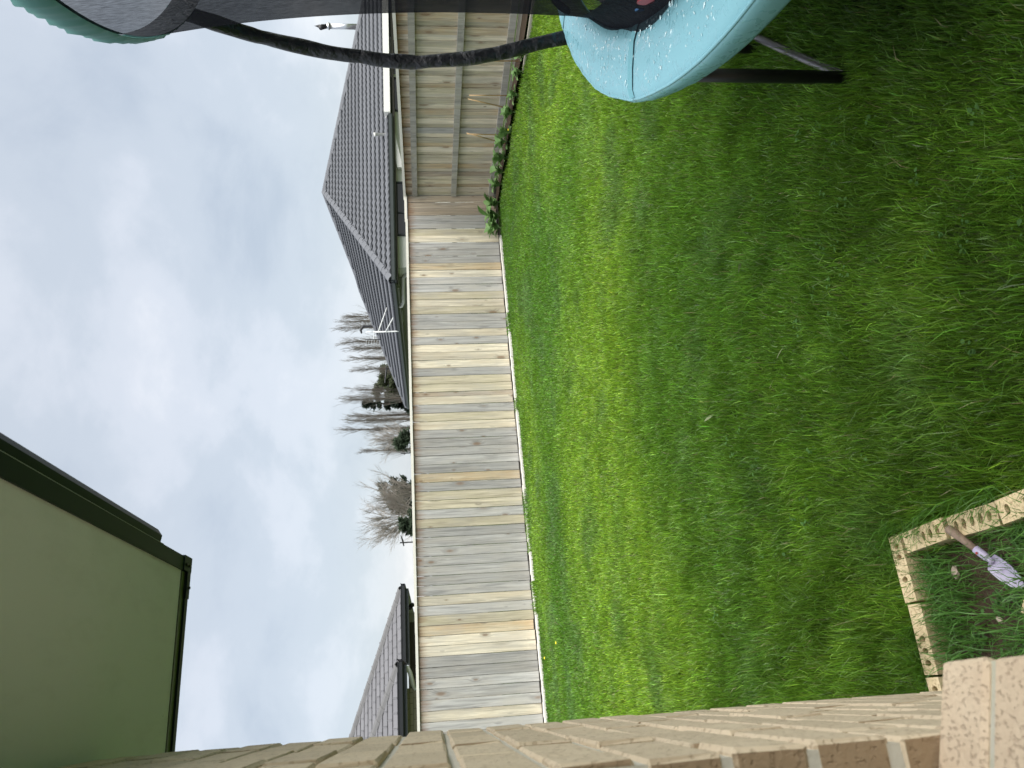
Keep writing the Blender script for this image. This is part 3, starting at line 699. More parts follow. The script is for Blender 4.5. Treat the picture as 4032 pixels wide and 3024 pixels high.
wall = oriented_box(MB(), .5, 11.7, .30, 11.0, -2.6, -.11).build('wall', 'pale_wall', nh)
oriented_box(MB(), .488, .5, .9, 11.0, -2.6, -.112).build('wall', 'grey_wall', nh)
def window(u0, u1, z0, z1, frame, mull, t=.05):
    f = MB()
    oriented_box(f, u0, u1, .25, .31, z1-t, z1); oriented_box(f, u0, u1, .25, .31, z0, z0+t)
    oriented_box(f, u0, u0+t, .25, .31, z0+t, z1-t); oriented_box(f, u1-t, u1, .25, .31, z0+t, z1-t)
    for mu in mull: oriented_box(f, mu-t/2, mu+t/2, .254, .306, z0+t, z1-t)
    f = f.build('window', frame, nh)
    ed = [u0+t]+[x for mu in mull for x in (mu-t/2, mu+t/2)]+[u1-t]
    for k in range(0, len(ed), 2): oriented_box(MB(), ed[k], ed[k+1], .27, .285, z0+t, z1-t).build('pane', 'window_glass', f)
window(1.42, 3.05, -1.2, -.14, 'frame_dark', (2.1,))
window(5.3, 6.42, -1.2, -.08, 'frame_dark', ())
window(6.42, 7.79, -1.2, -.03, 'white_paint', (), .09)
window(7.8, 11.0, -1.2, -.04, 'frame_dark', (9.4,))
# rake board of the lean-to, vent pipes, flue
q = MB(); a, b = hp(5.0, .12, .09), hp(3.38, .12, -.205); d = Vector((0, 0, .15)); w = HV*.05
q.add([a-w, b-w, b+w, a+w, a-w-d, b-w-d, b+w-d, a+w-d], [(0, 1, 2, 3), (7, 6, 5, 4), (0, 4, 5, 1), (1, 5, 6, 2), (2, 6, 7, 3), (3, 7, 4, 0)]); q.build('rake_board', 'white_paint', nh)
q = MB(); q.tube([hp(4.52, .25, .06), hp(4.52, .25, .37), hp(4.52, .25, .371), hp(4.52, .25, .43)], [.045, .045, .055, .055], 12); q.build('vent_pipe', 'white_paint', nh, True)
fl = hp(10.0, 3.0); zb = TAN*(2.2)
q = MB(); fx = Vector((20.75, 19.45, 0))
q.tube([fx+Vector((0, 0, 3.4)), fx+Vector((0, 0, 4.50))], .09, 20); fl = q.build('flue', 'steel', nh, True)
q = MB(); q.tube([fx+Vector((0, 0, 4.49)), fx+Vector((0, 0, 4.52)), fx+Vector((0, 0, 4.56)), fx+Vector((0, 0, 4.58))], [.12, .12, .085, .075], 20); q.build('flue_collar', 'steel', fl, True)
q = MB(); q.tube([fx+Vector((0, 0, 4.57)), fx+Vector((-.02, 0, 4.64)), fx+Vector((-.07, -.03, 4.72)), fx+Vector((-.14, -.06, 4.77))], [.07, .075, .085, .08], 16)
q.add([fx+Vector((-.04, 0, 4.80)), fx+Vector((-.02, .10, 4.78)), fx+Vector((.02, .02, 4.98)), fx+Vector((.05, -.02, 4.8)), fx+Vector((-.02, -.08, 4.78))], [(0, 1, 2), (1, 3, 2), (3, 4, 2), (4, 0, 2)])
q.build('flue_cowl', 'black_metal', fl, True)
# downpipe under the left eave
q = MB(); q.tube([hp(-.02, 1.75, -.10), hp(-.02, 1.75, -.19), hp(.05, 1.66, -.24), hp(.30, 1.15, -.26), hp(.44, .80, -.28), hp(.46, .7, -.36), hp(.46, .7, -2.5)], .05, 10); q.build('downpipe', 'white_paint', nh, True)
# television aerial standing at the left eave
ab = hp(-.15, 3.62)
ae = empty('television_aerial', ab+Vector((0, 0, -.2)), 'white television aerial mast with two struts on the charcoal roof', 'aerial')
ad = Vector((10.403, 21.232, 0)); 
mast = MB(); mast.tube([hp(.35, 3.0, -.16), hp(.10, 3.2, -.17), hp(.03, 3.42, -.12), ad+Vector((0, 0, 2.48)), ad+Vector((0, 0, 3.22))], .022, 8); mast.build('mast', 'aerial_white', ae, True)
for tpz, bt in ((3.08, (11.214, 21.16, 2.80)), (2.86, (10.60, 20.62, 2.58))):
    q = MB(); q.tube([ad+Vector((0, 0, tpz)), bt], .017, 8); q.build('strut', 'aerial_white', ae, True)
q = MB(); q.tube([ad+Vector((0, 0, 3.0)), ad+Vector((0, 0, 3.46))], .016, 8); q.build('upper_mast', 'galv', ae, True)
bs = ad+Vector((-.25, 0, 3.0))
q = MB(); q.tube([bs, bs+Vector((0, 0, .46))], .014, 6); q.build('boom', 'black_metal', ae)
for k in range(6):
    z = .03+k*.08; q = MB(); q.tube([bs+Vector((0, 0, z)), bs+Vector((-.16-.03*(k % 2), 0, z+.02))], .007, 5); q.build('element', 'galv', ae)
q = MB(); q.tube([bs+Vector((-.17, 0, .02)), bs+Vector((-.18, 0, .40))], .009, 5); q.build('reflector', 'galv', ae)
q = MB(); q.tube([ad+Vector((0, 0, 3.2)), bs+Vector((0, 0, .22))], .012, 6); q.build('bracket', 'galv', ae)
# black flue with a bent cowl just behind the roof edge
fb = hp(4.2, 9.05, TAN*3.6); 
bfu = empty('chimney_flue', fb, 'thin black chimney flue with bent cowl rising behind the aerial', 'chimney')
def at(x, y, D):
    """point seen at photo position x, y at depth D (used to place distant things)"""
    u = (3024-y-1512)/3028; v = (2016-x)/3028
    H = Vector((math.sin(YAW), math.cos(YAW), 0)); Z = Vector((0, 0, 1)); R0 = Vector((math.cos(YAW), -math.sin(YAW), 0))
    F = H*math.cos(PITCH)-Z*math.sin(PITCH); U0 = H*math.sin(PITCH)+Z*math.cos(PITCH)
    Rt = R0*math.cos(ROLL)-U0*math.sin(ROLL); Up = R0*math.sin(ROLL)+U0*math.cos(ROLL)
    return Vector((0, 0, EYE))+(Rt*u+Up*v+F)*D
D = 31
q = MB(); q.tube([at(1490, 1284, D), at(1432, 1285, D)], .045, 10); q.build('pipe', 'black_metal', bfu)
q = MB(); q.tube([at(1434, 1279, D), at(1428, 1288, D), at(1420, 1300, D), at(1424, 1313, D)], [.03, .05, .055, .03], 8); q.build('cowl', 'black_metal', bfu)

# ------------------------------------------------------------------ second neighbouring house
nh2 = empty('distant_house', (-1, 23, 0), 'brick house with grey flat tiled roof and black gutters at left behind the fence', 'house')
T2 = math.tan(R(24)); C2 = math.cos(R(24)); S2 = math.sin(R(24))
mr = MB(); ZE = 2.56
KM = 7.0
mr.add([(2.92, 22.3, ZE-.03), (2.92-KM, 22.3+KM, ZE-.03+KM*T2), (-9, 22.3+KM, ZE-.03+KM*T2), (-9, 22.3, ZE-.03)], [(0, 1, 2, 3)])
mr.add([(2.92, 22.3, ZE-.03), (2.92, 22.3+2*KM, ZE-.03), (2.92-KM, 22.3+KM, ZE-.03+KM*T2)], [(0, 1, 2)])
mr = mr.build('roof', 'dark_roof', nh2)
wr = MB(); wr.add([(.80, 19.5, ZE-.03), (.80-3.2, 22.7, ZE-.03+3.2*T2), (-7, 22.7, ZE-.03+3.2*T2), (-7, 19.5, ZE-.03)], [(0, 1, 2, 3)])
wr.add([(.80, 19.5, ZE-.03), (.80, 22.32, ZE-.03), (-2, 22.32, ZE-.03+2.8*T2)], [(0, 1, 2)])
wr = wr.build('wing_roof', 'dark_roof', nh2)
def tile_mesh(w, g):
    m = MB(); up = Vector((0, -S2, C2)); al = Vector((0, C2, S2))
    def P(x, s, h): return Vector((x, 0, 0))+al*s+up*h
    vs = []
    xs = (0, w*.06, w*.10, w*.90, w*.94, w); hs = (.004, .004, .0, .0, .010, .010)
    for s, b in ((0, .034), (g+.06, .004)):
        vs += [P(x, s, b+h) for x, h in zip(xs, hs)]
    vs += [P(x, .0, -.006) for x in xs]
    m.add(vs, [(i, i+1, i+7, i+6) for i in range(5)]+[(12+i, 13+i, i+1, i) for i in range(5)]); return m.mesh('tile', 'roof_grey')
tm = tile_mesh(.325, .335)
def lay(x_hip, y0, parent, xmin, nrow, lo=None):
    for j in range(nrow):
        run = j*.335*C2; y = y0+run; z = ZE+run*T2; xr = x_hip-run
        k = 0
        while True:
            x = xr-.05-(k+1)*.33-(.165 if j % 2 else 0)
            if x < xmin: break
            inst('tile', tm, (x, y+rnd.uniform(-.004, .004), z+rnd.uniform(-.003, .003)), parent); k += 1
        x = xr-.05-(.165 if j % 2 else 0)
        if j % 2: inst('tile', tm, (xr-.05-.165-.02, y, z+.001), parent, scale=(.5, 1, 1))
lay(2.92, 22.3, mr, -3.2, 15)
lay(.80, 19.5, wr, -2.6, 8)
ridge('ridge_tile', (2.92, 22.3, ZE), (2.92-KM, 22.3+KM, ZE+KM*T2), 24, .12, 'ridge_grey', mr, .04)
ridge('ridge_tile', (.80, 19.5, ZE), (.80-3.2, 22.7, ZE+3.2*T2), 11, .12, 'ridge_grey', wr, .04)
G2 = [(0, .02), (0, -.10), (.02, -.12), (.10, -.12), (.115, -.10), (.115, -.01), (.13, .0), (.13, .012), (.10, .012)]
q = MB(); q.extrude(G2, (.95, 22.28, ZE), (2.99, 22.28, ZE), caps=False); q.build('gutter', 'black_gutter', nh2)
q = MB(); q.extrude(G2, (2.93, 22.2, ZE), (2.93, 30, ZE)); q.build('gutter', 'black_gutter', nh2)
q = MB(); q.extrude(G2, (-7, 19.48, ZE), (.86, 19.48, ZE)); q.build('gutter', 'black_gutter', nh2)
q = MB(); q.extrude(G2, (.81, 19.40, ZE), (.81, 22.2, ZE)); q.build('gutter', 'black_gutter', nh2)
q = MB(); q.box((.9, 22.29, ZE-.2), (2.9, 22.32, ZE-.01)); q.box((-7, 19.49, ZE-.2), (.79, 19.52, ZE-.01)); q.box((2.9, 22.32, ZE-.2), (2.925, 30, ZE-.01)); q.box((.77, 19.52, ZE-.2), (.795, 22.2, ZE-.01)); q.build('fascia', 'dark_gutter', nh2)
q = MB(); q.box((-6, 22.32, ZE-.19), (2.9, 22.95, ZE-.16)); q.box((2.35, 22.95, ZE-.19), (2.9, 30, ZE-.16)); q.box((-7, 19.52, ZE-.19), (.77, 20.1, ZE-.16)); q.build('soffit', 'grey_wall', nh2)
q = MB(); q.box((-6, 22.95, 0), (2.33, 34, ZE-.17)); q.build('wall', 'grey_wall', nh2)
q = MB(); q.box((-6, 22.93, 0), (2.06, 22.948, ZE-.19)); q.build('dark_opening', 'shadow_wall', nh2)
brickwork('far_brick', (0.42, 0.36, 0.28), (0.48, 0.41, 0.32), (0.16, 0.14, 0.12))
q = MB(); q.box((-7, 20.1, 0), (.28, 22.9, ZE-.16)); q.build('brick_wall', 'far_brick', nh2)
q = MB(); q.tube([(.74, 19.58, ZE-.10), (.74, 19.60, ZE-.16), (.72, 19.62, ZE-.22), (.62, 19.70, ZE-.27), (.34, 19.98, ZE-.335), (.27, 20.05, ZE-.36), (.27, 20.06, 0)], .055, 12); q.build('downpipe', 'white_paint', nh2, True)
q = MB(); q.tube([(2.50, 22.9, 2.30), (2.45, 22.75, 2.34), (2.47, 22.7, 2.40)], [.05, .07, .06], 10); q.tube([(2.52, 22.7, 2.24), (2.48, 22.66, 2.32)], .06, 10); q.build('security_light', 'black_metal', nh2)

# ------------------------------------------------------------------ trees beyond the houses
def branch(m, p, d, L, r, depth, rg, spread, up, kids, sides=3):
    n = 3; pts = [p]; q = p.copy(); dd = d.copy()
    for i in range(n):
        dd = (dd+Vector((rg.uniform(-1, 1), rg.uniform(-1, 1), rg.uniform(-1, 1)))*.12+Vector((0, 0, up))*.25).normalized()
        q = q+dd*(L/n); pts.append(q.copy())
    m.tube(pts, [r*(1-.75*i/n) for i in range(n+1)], sides, False)
    if depth <= 0: return
    for k in range(kids):
        f = rg.uniform(.2, 1.0); i = min(int(f*n), n-1); b = pts[i]+(pts[i+1]-pts[i])*(f*n-i)
        ax = Vector((rg.uniform(-1, 1), rg.uniform(-1, 1), rg.uniform(-1, 1)))
        nd = (dd+ax*spread).normalized()
        branch(m, b, nd, L*rg.uniform(.4, .62), max(r*.5, .0065), depth-1, rg, spread, up, kids, 3)
def tree_root(x, y, D, name, label, cat, group=None):
    top = at(x, y, D); b = Vector((top.x, top.y, 0))
    return top, b, empty(name, b, label, cat, group)
def poplar(x, y, D, label, wid=1.0, seed=0, lean=0.0, nb=44, mat='twig'):
    rg = random.Random(seed); top, b, e = tree_root(x, y, D, 'bare_poplar', label, 'tree', 'bare poplars on the skyline')
    H = top.z; q = MB(); q.tube([b, b+Vector((0, 0, H*.5)), b+Vector((lean*.5, 0, H*.8)), top-Vector((0, 0, .2))], [.17, .10, .05, .012], 6); q.build('trunk', 'bark', e)
    m = MB()
    for i in range(nb):
        f = rg.uniform(.12, .93); z = H*f; an = rg.uniform(0, 6.283); out = wid*rg.uniform(.10, .24)
        d = Vector((math.cos(an)*out, math.sin(an)*out, 1)).normalized(); L = H*rg.uniform(.22, .38)*(1.12-f*.75)
        branch(m, b+Vector((lean*.5*f, 0, z)), d, L, .026*(1.2-f), 2, rg, .30, .42, 5)
    m.build('crown', mat, e)
def spreading(x, y, D, label, rad, seed, mat='twig_pale', h0=.25, kids=5):
    rg = random.Random(seed); top, b, e = tree_root(x, y, D, 'bare_tree', label, 'tree', 'bare spreading trees on the skyline')
    H = top.z; zt = H*h0; q = MB(); q.tube([b, b+Vector((.05, 0, zt*.5)), b+Vector((0, 0, zt))], [.24, .19, .16], 8); q.build('trunk', 'bark', e)
    m = MB()
    for i in range(11):
        an = rg.uniform(0, 6.283); el = rg.uniform(.25, 1.0); d = Vector((math.cos(an)*rad*el, math.sin(an)*rad*el, (H-zt)*rg.uniform(.65, .9))).normalized()
        branch(m, b+Vector((0, 0, zt*rg.uniform(.7, 1))), d, math.hypot(rad*el, H-zt)*.60, .06, 3, rg, .55, .10, kids, 4)
    m.build('crown', mat, e)
def evergreen(x, y, D, label, rx, mat, seed, cone=True, n=2600, zlo=.1, name='evergreen_tree'):
    rg = random.Random(seed); top, b, e = tree_root(x, y, D, name, label, 'tree', 'dark evergreens on the skyline')
    H = top.z; q = MB(); q.tube([b, b+Vector((0, 0, H*.95))], [.22, .03], 6); q.build('trunk', 'bark', e)
    m = MB(); bl = []
    for k in range(44):
        f = rg.uniform(max(zlo, .38), .97); an = rg.uniform(0, 6.283)
        pr = (1-f)**.8 if cone else math.sqrt(max(.05, 1-((f-.45)/.6)**2))
        rr_ = rx*pr*rg.uniform(.35, .95); bl.append((b+Vector((math.cos(an)*rr_, math.sin(an)*rr_, H*f)), rx*rg.uniform(.16, .3)*(pr*.7+.3)))
    bl.append((b+Vector((0, 0, H*.93)), rx*.12))
    for i in range(n):
        c, s = rg.choice(bl); v = Vector((rg.gauss(0, 1), rg.gauss(0, 1), rg.gauss(0, .8))).normalized()*s*rg.uniform(.3, 1.25)
        p = c+v; a = Vector((rg.uniform(-1, 1), rg.uniform(-1, 1), rg.uniform(-.2, 1))).normalized(); o = a.orthogonal().normalized(); l = rg.uniform(.16, .40); w = l*.36
        m.add([p-o*w, p+o*w, p+a*l*1.3], [(0, 1, 2)])
    m.build('crown', mat, e)
DT = 70
for k, (x, y, w_, lab) in enumerate((
    (1376, 1248, .8, 'bare poplar just right of the black chimney flue'),
    (1358, 1266, .9, 'bare poplar rising tallest right behind the black chimney flue'),
    (1355, 1292, .9, 'slim bare poplar immediately left of the black chimney flue'),
    (1355, 1347, 1.0, 'tall bare poplar left of the aerial above the charcoal roof'),
    (1394, 1372, .8, 'short bare poplar left of the tallest one beside the aerial'),
    (1392, 1413, .7, 'lone slender bare poplar midway along the charcoal roof slope'),
    (1408, 1455, .6, 'thin bare poplar beside the dark pole above the charcoal roof'),
    (1391, 1536, .8, 'bare poplar standing in front of the broad dark evergreen'),
    (1356, 1574, 1.0, 'tall bare poplar at the lower end of the charcoal roof'),
    (1385, 1640, .8, 'bare poplar just left of the ragged conifer'),
    (1378, 1658, .9, 'middle bare poplar of the clump left of the conifer'),
    (1360, 1694, 1.1, 'tallest bare poplar of the clump left of the conifer'),
    (1437, 1776, .7, 'small leaning bare poplar left of the round bare tree'))):
    poplar(x, y, DT+(k*3.7) % 9, lab, w_, 50+k)
spreading(1433, 1730, 66, 'round pale bare tree between poplars and leaning poplar', 1.2, 5, h0=.3)
spreading(1400, 2040, 64, 'largest bare spreading tree with fan of branches, left of the sky gap', 2.5, 9, h0=.3, kids=7)
spreading(1452, 1938, 68, 'pale twiggy bare tree in front of dark evergreen', 1.3, 12, h0=.3)
evergreen(1484, 1484, 78, 'broad olive evergreen behind the end of the charcoal roof', 1.5, 'conifer_olive', 3, False, 3200)
evergreen(1470, 1545, 79, 'wide dull evergreen mass behind the tall poplars', 1.5, 'conifer_olive', 33, False, 3200)
evergreen(1419, 1592, 74, 'ragged dark conifer with pointed top beside the poplars', 1.25, 'conifer', 4, True, 2600)
evergreen(1552, 1735, 62, 'low dark evergreen under the round bare tree', 1.0, 'conifer_green', 6, False, 2200)
evergreen(1482, 1930, 74, 'ragged dark evergreen at the right edge of left tree group', 1.25, 'conifer', 7, False, 1900)
evergreen(1530, 2000, 76, 'dark square-topped evergreen behind the largest bare tree', .9, 'conifer', 17, False, 1300)
evergreen(1572, 2062, 60, 'bushy green conifer below the largest bare tree', 1.2, 'conifer_green', 8, False, 2600)
# dark line poles seen against the sky
for (x0, y0, x1, y1, c0_, c1_, D, lab) in ((1560, 1452, 1518, 1453, (1522, 1434), (1516, 1508), 40, 'dark pole with long crossarm above the charcoal roof end'),
                                      (1640, 2136, 1575, 2137, (1578, 2108), (1590, 2150), 40, 'dark pole with tilted crossarm left of the largest bare tree'),
                                      (1640, 1785, 1578, 1785, (1592, 1782), (1592, 1790), 50, 'tiny dark pole just left of the leaning poplar')):
    a, b = at(x0, y0, D), at(x1, y1, D); e = empty('line_pole', (a.x, a.y, 0), lab, 'pole')
    q = MB(); q.tube([(b.x, b.y, 0), b], .035, 8); q.build('post', 'black_metal', e)
    q = MB(); c, d = at(*c0_, D), at(*c1_, D); q.tube([c, (c+d)/2+Vector((0, 0, -.02)), d], [.02, .05, .03], 6); q.build('crossarm', 'black_metal', e)

# ------------------------------------------------------------------ garden bed in front of the window
GB = dict(x0=-0.10, x1=0.43, y0=0.9, y1=2.655)
q = MB(); xs = np.linspace(-.07, .40, 18); ys = np.linspace(.8, 2.62, 60)
X, Y = np.meshgrid(xs, ys); Z = .012+(vnoise(X, Y, 7, 21)-.5)*.035+(vnoise(X, Y, 19, 22)-.5)*.022
q.add(np.stack([X.ravel(), Y.ravel(), Z.ravel()], 1).tolist(), [(j*18+i, j*18+i+1, (j+1)*18+i+1, (j+1)*18+i) for j in range(59) for i in range(17)])
q.build('bed_soil', 'soil', None, True, kind='structure')
def cored_brick(holes):
    L, W, Hh = .230, .070, .076; m = MB(); cx = (-.078, -.039, 0, .039, .078); rx, ry = .0105, .0165
    edges = [-L/2]+[(cx[i]+cx[i+1])/2 for i in range(4)]+[L/2]; z = Hh/2; n = 8
    for c, e0, e1 in zip(cx, edges[:-1], edges[1:]):
        out = [(e1, 0), (e1, W/2), (c, W/2), (e0, W/2), (e0, 0), (e0, -W/2), (c, -W/2), (e1, -W/2)]
        inn = [(c+rx*math.cos(k*math.pi/4), ry*math.sin(k*math.pi/4)) for k in range(8)]
        if cx.index(c) not in holes:
            m.add([(*p, z) for p in out], [tuple(range(8))]); continue
        m.add([(*p, z) for p in out]+[(*p, z) for p in inn], [(j, (j+1) % n, n+(j+1) % n, n+j) for j in range(n)])
        m.add([(*p, z) for p in inn]+[(*p, z-.06) for p in inn], [(j, (j+1) % n, n+(j+1) % n, n+j) for j in range(n)]+[tuple(range(n, 2*n))])
    x, y = L/2, W/2
    m.add([(-x,-y,-z),(x,-y,-z),(x,y,-z),(-x,y,-z),(-x,-y,z),(x,-y,z),(x,y,z),(-x,y,z)], [(0,3,2,1),(0,1,5,4),(1,2,6,5),(2,3,7,6),(3,0,4,7)])
    return m.mesh('edging_brick', 'edging_brick')
cbs = [cored_brick((0, 1, 2)), cored_brick((0, 1, 2, 3, 4)), cored_brick((1, 3, 4)), cored_brick((0, 2, 4))]
grp = 'cored bricks edging the garden bed'
for bi, (x, y, z, rz, rx, lab) in enumerate((
    (0.392, 2.455, .045, R(91.5), 0, 'cored cream brick just right of the bed corner, in front of trowel handle'),
    (0.388, 2.205, .043, R(89), R(2), 'cored cream brick under the end of the trowel handle'),
    (0.392, 1.960, .050, R(92), R(-2), 'cored cream brick at the picture edge beyond the trowel'),
    (0.31, 2.620, .046, R(1), 0, 'cored cream brick forming the outer corner of the bed'),
    (0.072, 2.612, .044, R(-1), R(2), 'second cored cream brick along the far side from the corner'),
    (-0.166, 2.610, .045, R(1), 0, 'cored cream brick where the bed meets the house wall'),
    (0.085, 2.035, .012, R(64), R(10), 'half buried brick beside the trowel tip'))):
    inst('edging_brick', cbs[(0, 1, 3, 2, 0, 2, 3)[bi]], (x, y, z), None, (rx, 0, rz), label=lab, cat='brick', group=grp)
# trowel
tw = empty('garden_trowel', (0.29, 2.22, .06), 'lilac painted garden trowel with worn wooden handle lying in the bed', 'trowel')
ta, tb_, tc_ = Vector((0.389, 2.300, .100)), Vector((0.298, 2.222, .074)), Vector((0.180, 2.128, .035))
ax = (tb_-ta).normalized()
q = MB(); q.tube([ta, ta+ax*.006, ta+ax*.03, ta+ax*.07, tb_-ax*.012], [.010, .0145, .0135, .0115, .011], 12); q.build('handle', 'trowel_wood', tw, True)
bx = (tc_-tb_).normalized(); sd = bx.cross(Vector((0, 0, 1))).normalized(); upv = sd.cross(bx)
q = MB(); q.tube([tb_-ax*.014, tb_+bx*.025, tb_+bx*.032], [.0125, .012, .010], 12); q.tube([tb_+bx*.03, tb_+bx*.05], [.009, .008], 10); fe_ = q.build('ferrule', 'trowel_paint', tw, True)
q = MB(); q.tube([tb_+bx*.002+upv*.0125, tb_+bx*.002+upv*.0145], .004, 8); q.build('rivet', 'red_plastic', fe_)
vs = []; prof = ((.040, .012), (.046, .030), (.062, .033), (.09, .034), (.115, .031), (.138, .022), (.152, .010), (.156, .002))
for s, w in prof:
    for j in (-1, -.5, 0, .5, 1): vs.append(tb_+bx*s+sd*(w*j)+upv*(.010*j*j-.004))
nv = len(vs); vs += [v-upv*.0018 for v in vs]
fs = [(i*5+j, i*5+j+1, (i+1)*5+j+1, (i+1)*5+j) for i in range(len(prof)-1) for j in range(4)]
fs += [tuple(nv+k for k in reversed(f)) for f in fs]
q = MB(); q.add(vs, fs); q.build('blade', 'trowel_paint', tw, True)
# stones
for k, (x, y, s, lab) in enumerate(((.262, 2.40, .016, 'small brown stone in the bed soil near the corner'), (.10, 2.26, .010, 'pale pebble on bare bed soil'))):
    bm = bmesh.new(); bmesh.ops.create_icosphere(bm, subdivisions=2, radius=1)
    for v in bm.verts: v.co = Vector((v.co.x*s*1.4, v.co.y*s*.8, v.co.z*s*.6))*(1+.2*math.sin(v.co.x*5+v.co.y*4))
    me = bpy.data.meshes.new('stone'); bm.to_mesh(me); bm.free(); me.materials.append(M['pebble'])
    inst('stone', me, (x, y, .045), None, (0, 0, k), label=lab, cat='stone', group='stones in the bed')

# ------------------------------------------------------------------ plants along the side fence, canes
def leaf_mesh(L, W, mat, bend=.35, n=6):
    m = MB(); vs = []
    for i in range(n+1):
        f = i/n; w = W*math.sin(math.pi*min(1, f*.92+.06))**.8; y = L*f*math.cos(bend*f); z = L*(math.sin(.6)*f-bend*f*f)
        vs += [(-w, y, z+w*.25), (0, y, z), (w, y, z+w*.25)]
    m.add(vs, [(i*3+j, i*3+j+1, i*3+4+j, i*3+3+j) for i in range(n) for j in range(2)]); return m.mesh('leaf', mat, True)
big = [leaf_mesh(.20, .048, 'dock_leaf', .4), leaf_mesh(.16, .045, 'dock_leaf', .55), leaf_mesh(.13, .03, 'dock_leaf', .3)]
PL = [(8.28, 12.08, 15, 1.0, 'largest broad-leaved weed at the fence corner below the dark window'),
      (8.05, 12.14, 10, .9, 'broad-leaved weed leftmost in the row, against the back fence'),
      (8.50, 11.98, 12, .85, 'broad-leaved weed at the end of the lowest rail'),
      (8.60, 11.55, 9, .7, 'low broad-leaved weed just right of the fence corner'),
      (8.58, 11.15, 10, .75, 'leafy weed a metre right of the fence corner'),
      (8.56, 10.75, 12, .85, 'pointed-leaf weed left of the pair of crossed canes'),
      (8.60, 10.40, 10, .8, 'leafy weed at the foot of the pair of crossed canes'),
      (8.52, 10.05, 11, .7, 'yellow-flowering weed between the two groups of canes'),
      (8.56, 9.65, 10, .7, 'leafy weed around the two leaning canes'),
      (8.50, 9.20, 10, .6, 'low leafy weed between leaning canes and trampoline pole'),
      (8.52, 8.75, 10, .6, 'low leafy weed behind the trampoline pole'),
      (8.42, 8.30, 9, .55, 'low leafy weed right of the trampoline pole by the timber edging')]
for (x, y, n, s, lab) in PL:
    g = gz(x, y)+.02; e = empty('broad_leaf_weed', (x, y, g), lab, 'plant', 'weeds along the side fence')
    q = MB(); q.tube([(x, y, g-.02), (x+.01, y, g+.08*s)], [.012, .006], 6); q.build('stem', 'dock_leaf', e)
    for k in range(n*2):
        an = k*2.4+rnd.uniform(-.4, .4); r_ = rnd.uniform(0, .03)
        inst('leaf', big[k % 3], (x+math.cos(an)*r_, y+math.sin(an)*r_, g+rnd.uniform(.02, .20)*s), e, (rnd.uniform(-.1, .8), rnd.uniform(-.4, .4), an), (s*rnd.uniform(1.0, 1.6),)*3)
for (a, b, lab) in (((8.75, 8.784, .70), (8.74, 8.762, .15), 'bamboo cane beside the trampoline pole against the side fence'),
                    ((8.75, 9.494, .905), (8.72, 9.456, .18), 'upright bamboo cane of the middle pair'),
                    ((8.78, 9.606, .916), (8.70, 9.76, .14), 'leaning bamboo cane of the middle pair'),
                    ((8.75, 10.391, .897), (8.72, 10.385, .2), 'upright bamboo cane of the pair nearest the corner'),
                    ((8.75, 10.37, .91), (8.70, 10.59, .2), 'leaning bamboo cane of the pair nearest the corner')):
    q = MB(); a, b = Vector(a), Vector(b); q.tube([b+(a-b)*f for f in (0, .3, .301, .62, .621, 1)], [.0095, .0085, .0105, .009, .0105, .0075], 7)
    q.build('bamboo_cane', 'cane', None, True, label=lab, cat='cane', group='garden canes')

# ------------------------------------------------------------------ grass
def blades(name, px, py, pz, L, W, lean, az, cols, mat, **kw):
    n = len(px); yaw = az+np.random.RandomState(1).uniform(-1.2, 1.2, n)+math.pi/2
    wx, wy = np.cos(yaw)*W, np.sin(yaw)*W; dx, dy = np.cos(az), np.sin(az)
    V = np.zeros((n, 5, 3), np.float32)
    def put(i, s, h, w):
        V[:, i, 0] = px+dx*s+wx*w; V[:, i, 1] = py+dy*s+wy*w; V[:, i, 2] = pz+h
    m_s, m_h = lean*L*.30, L*.58*np.sqrt(np.clip(1-lean**2*.3, .1, 1)); t_s, t_h = lean*L*.85, L*np.sqrt(np.clip(1-(lean*.85)**2, .06, 1))
    put(0, 0, -.012, -.5); put(1, 0, -.012, .5); put(2, m_s, m_h, -.42); put(3, m_s, m_h, .42); put(4, t_s, t_h, 0)
    me = bpy.data.meshes.new(name); me.vertices.add(n*5); me.vertices.foreach_set('co', V.ravel())
    base = (np.arange(n)*5)[:, None]
    idx = (base+np.array([0, 1, 3, 2, 2, 3, 4])[None, :]).ravel().astype(np.int32)
    me.loops.add(n*7); me.loops.foreach_set('vertex_index', idx)
    me.polygons.add(n*2); st = np.stack([np.arange(n)*7, np.arange(n)*7+4], 1).ravel().astype(np.int32)
    me.polygons.foreach_set('loop_start', st); me.polygons.foreach_set('loop_total', np.tile([4, 3], n).astype(np.int32))
    me.polygons.foreach_set('use_smooth', np.ones(n*2, bool))
    at_ = me.attributes.new('col', 'FLOAT_COLOR', 'POINT'); C = np.ones((n, 5, 4), np.float32); C[:, :, :3] = cols[:, None, :]
    at_.data.foreach_set('color', C.ravel()); me.materials.append(M[mat]); me.update(); me.validate()
    return link(bpy.data.objects.new(name, me), **kw)
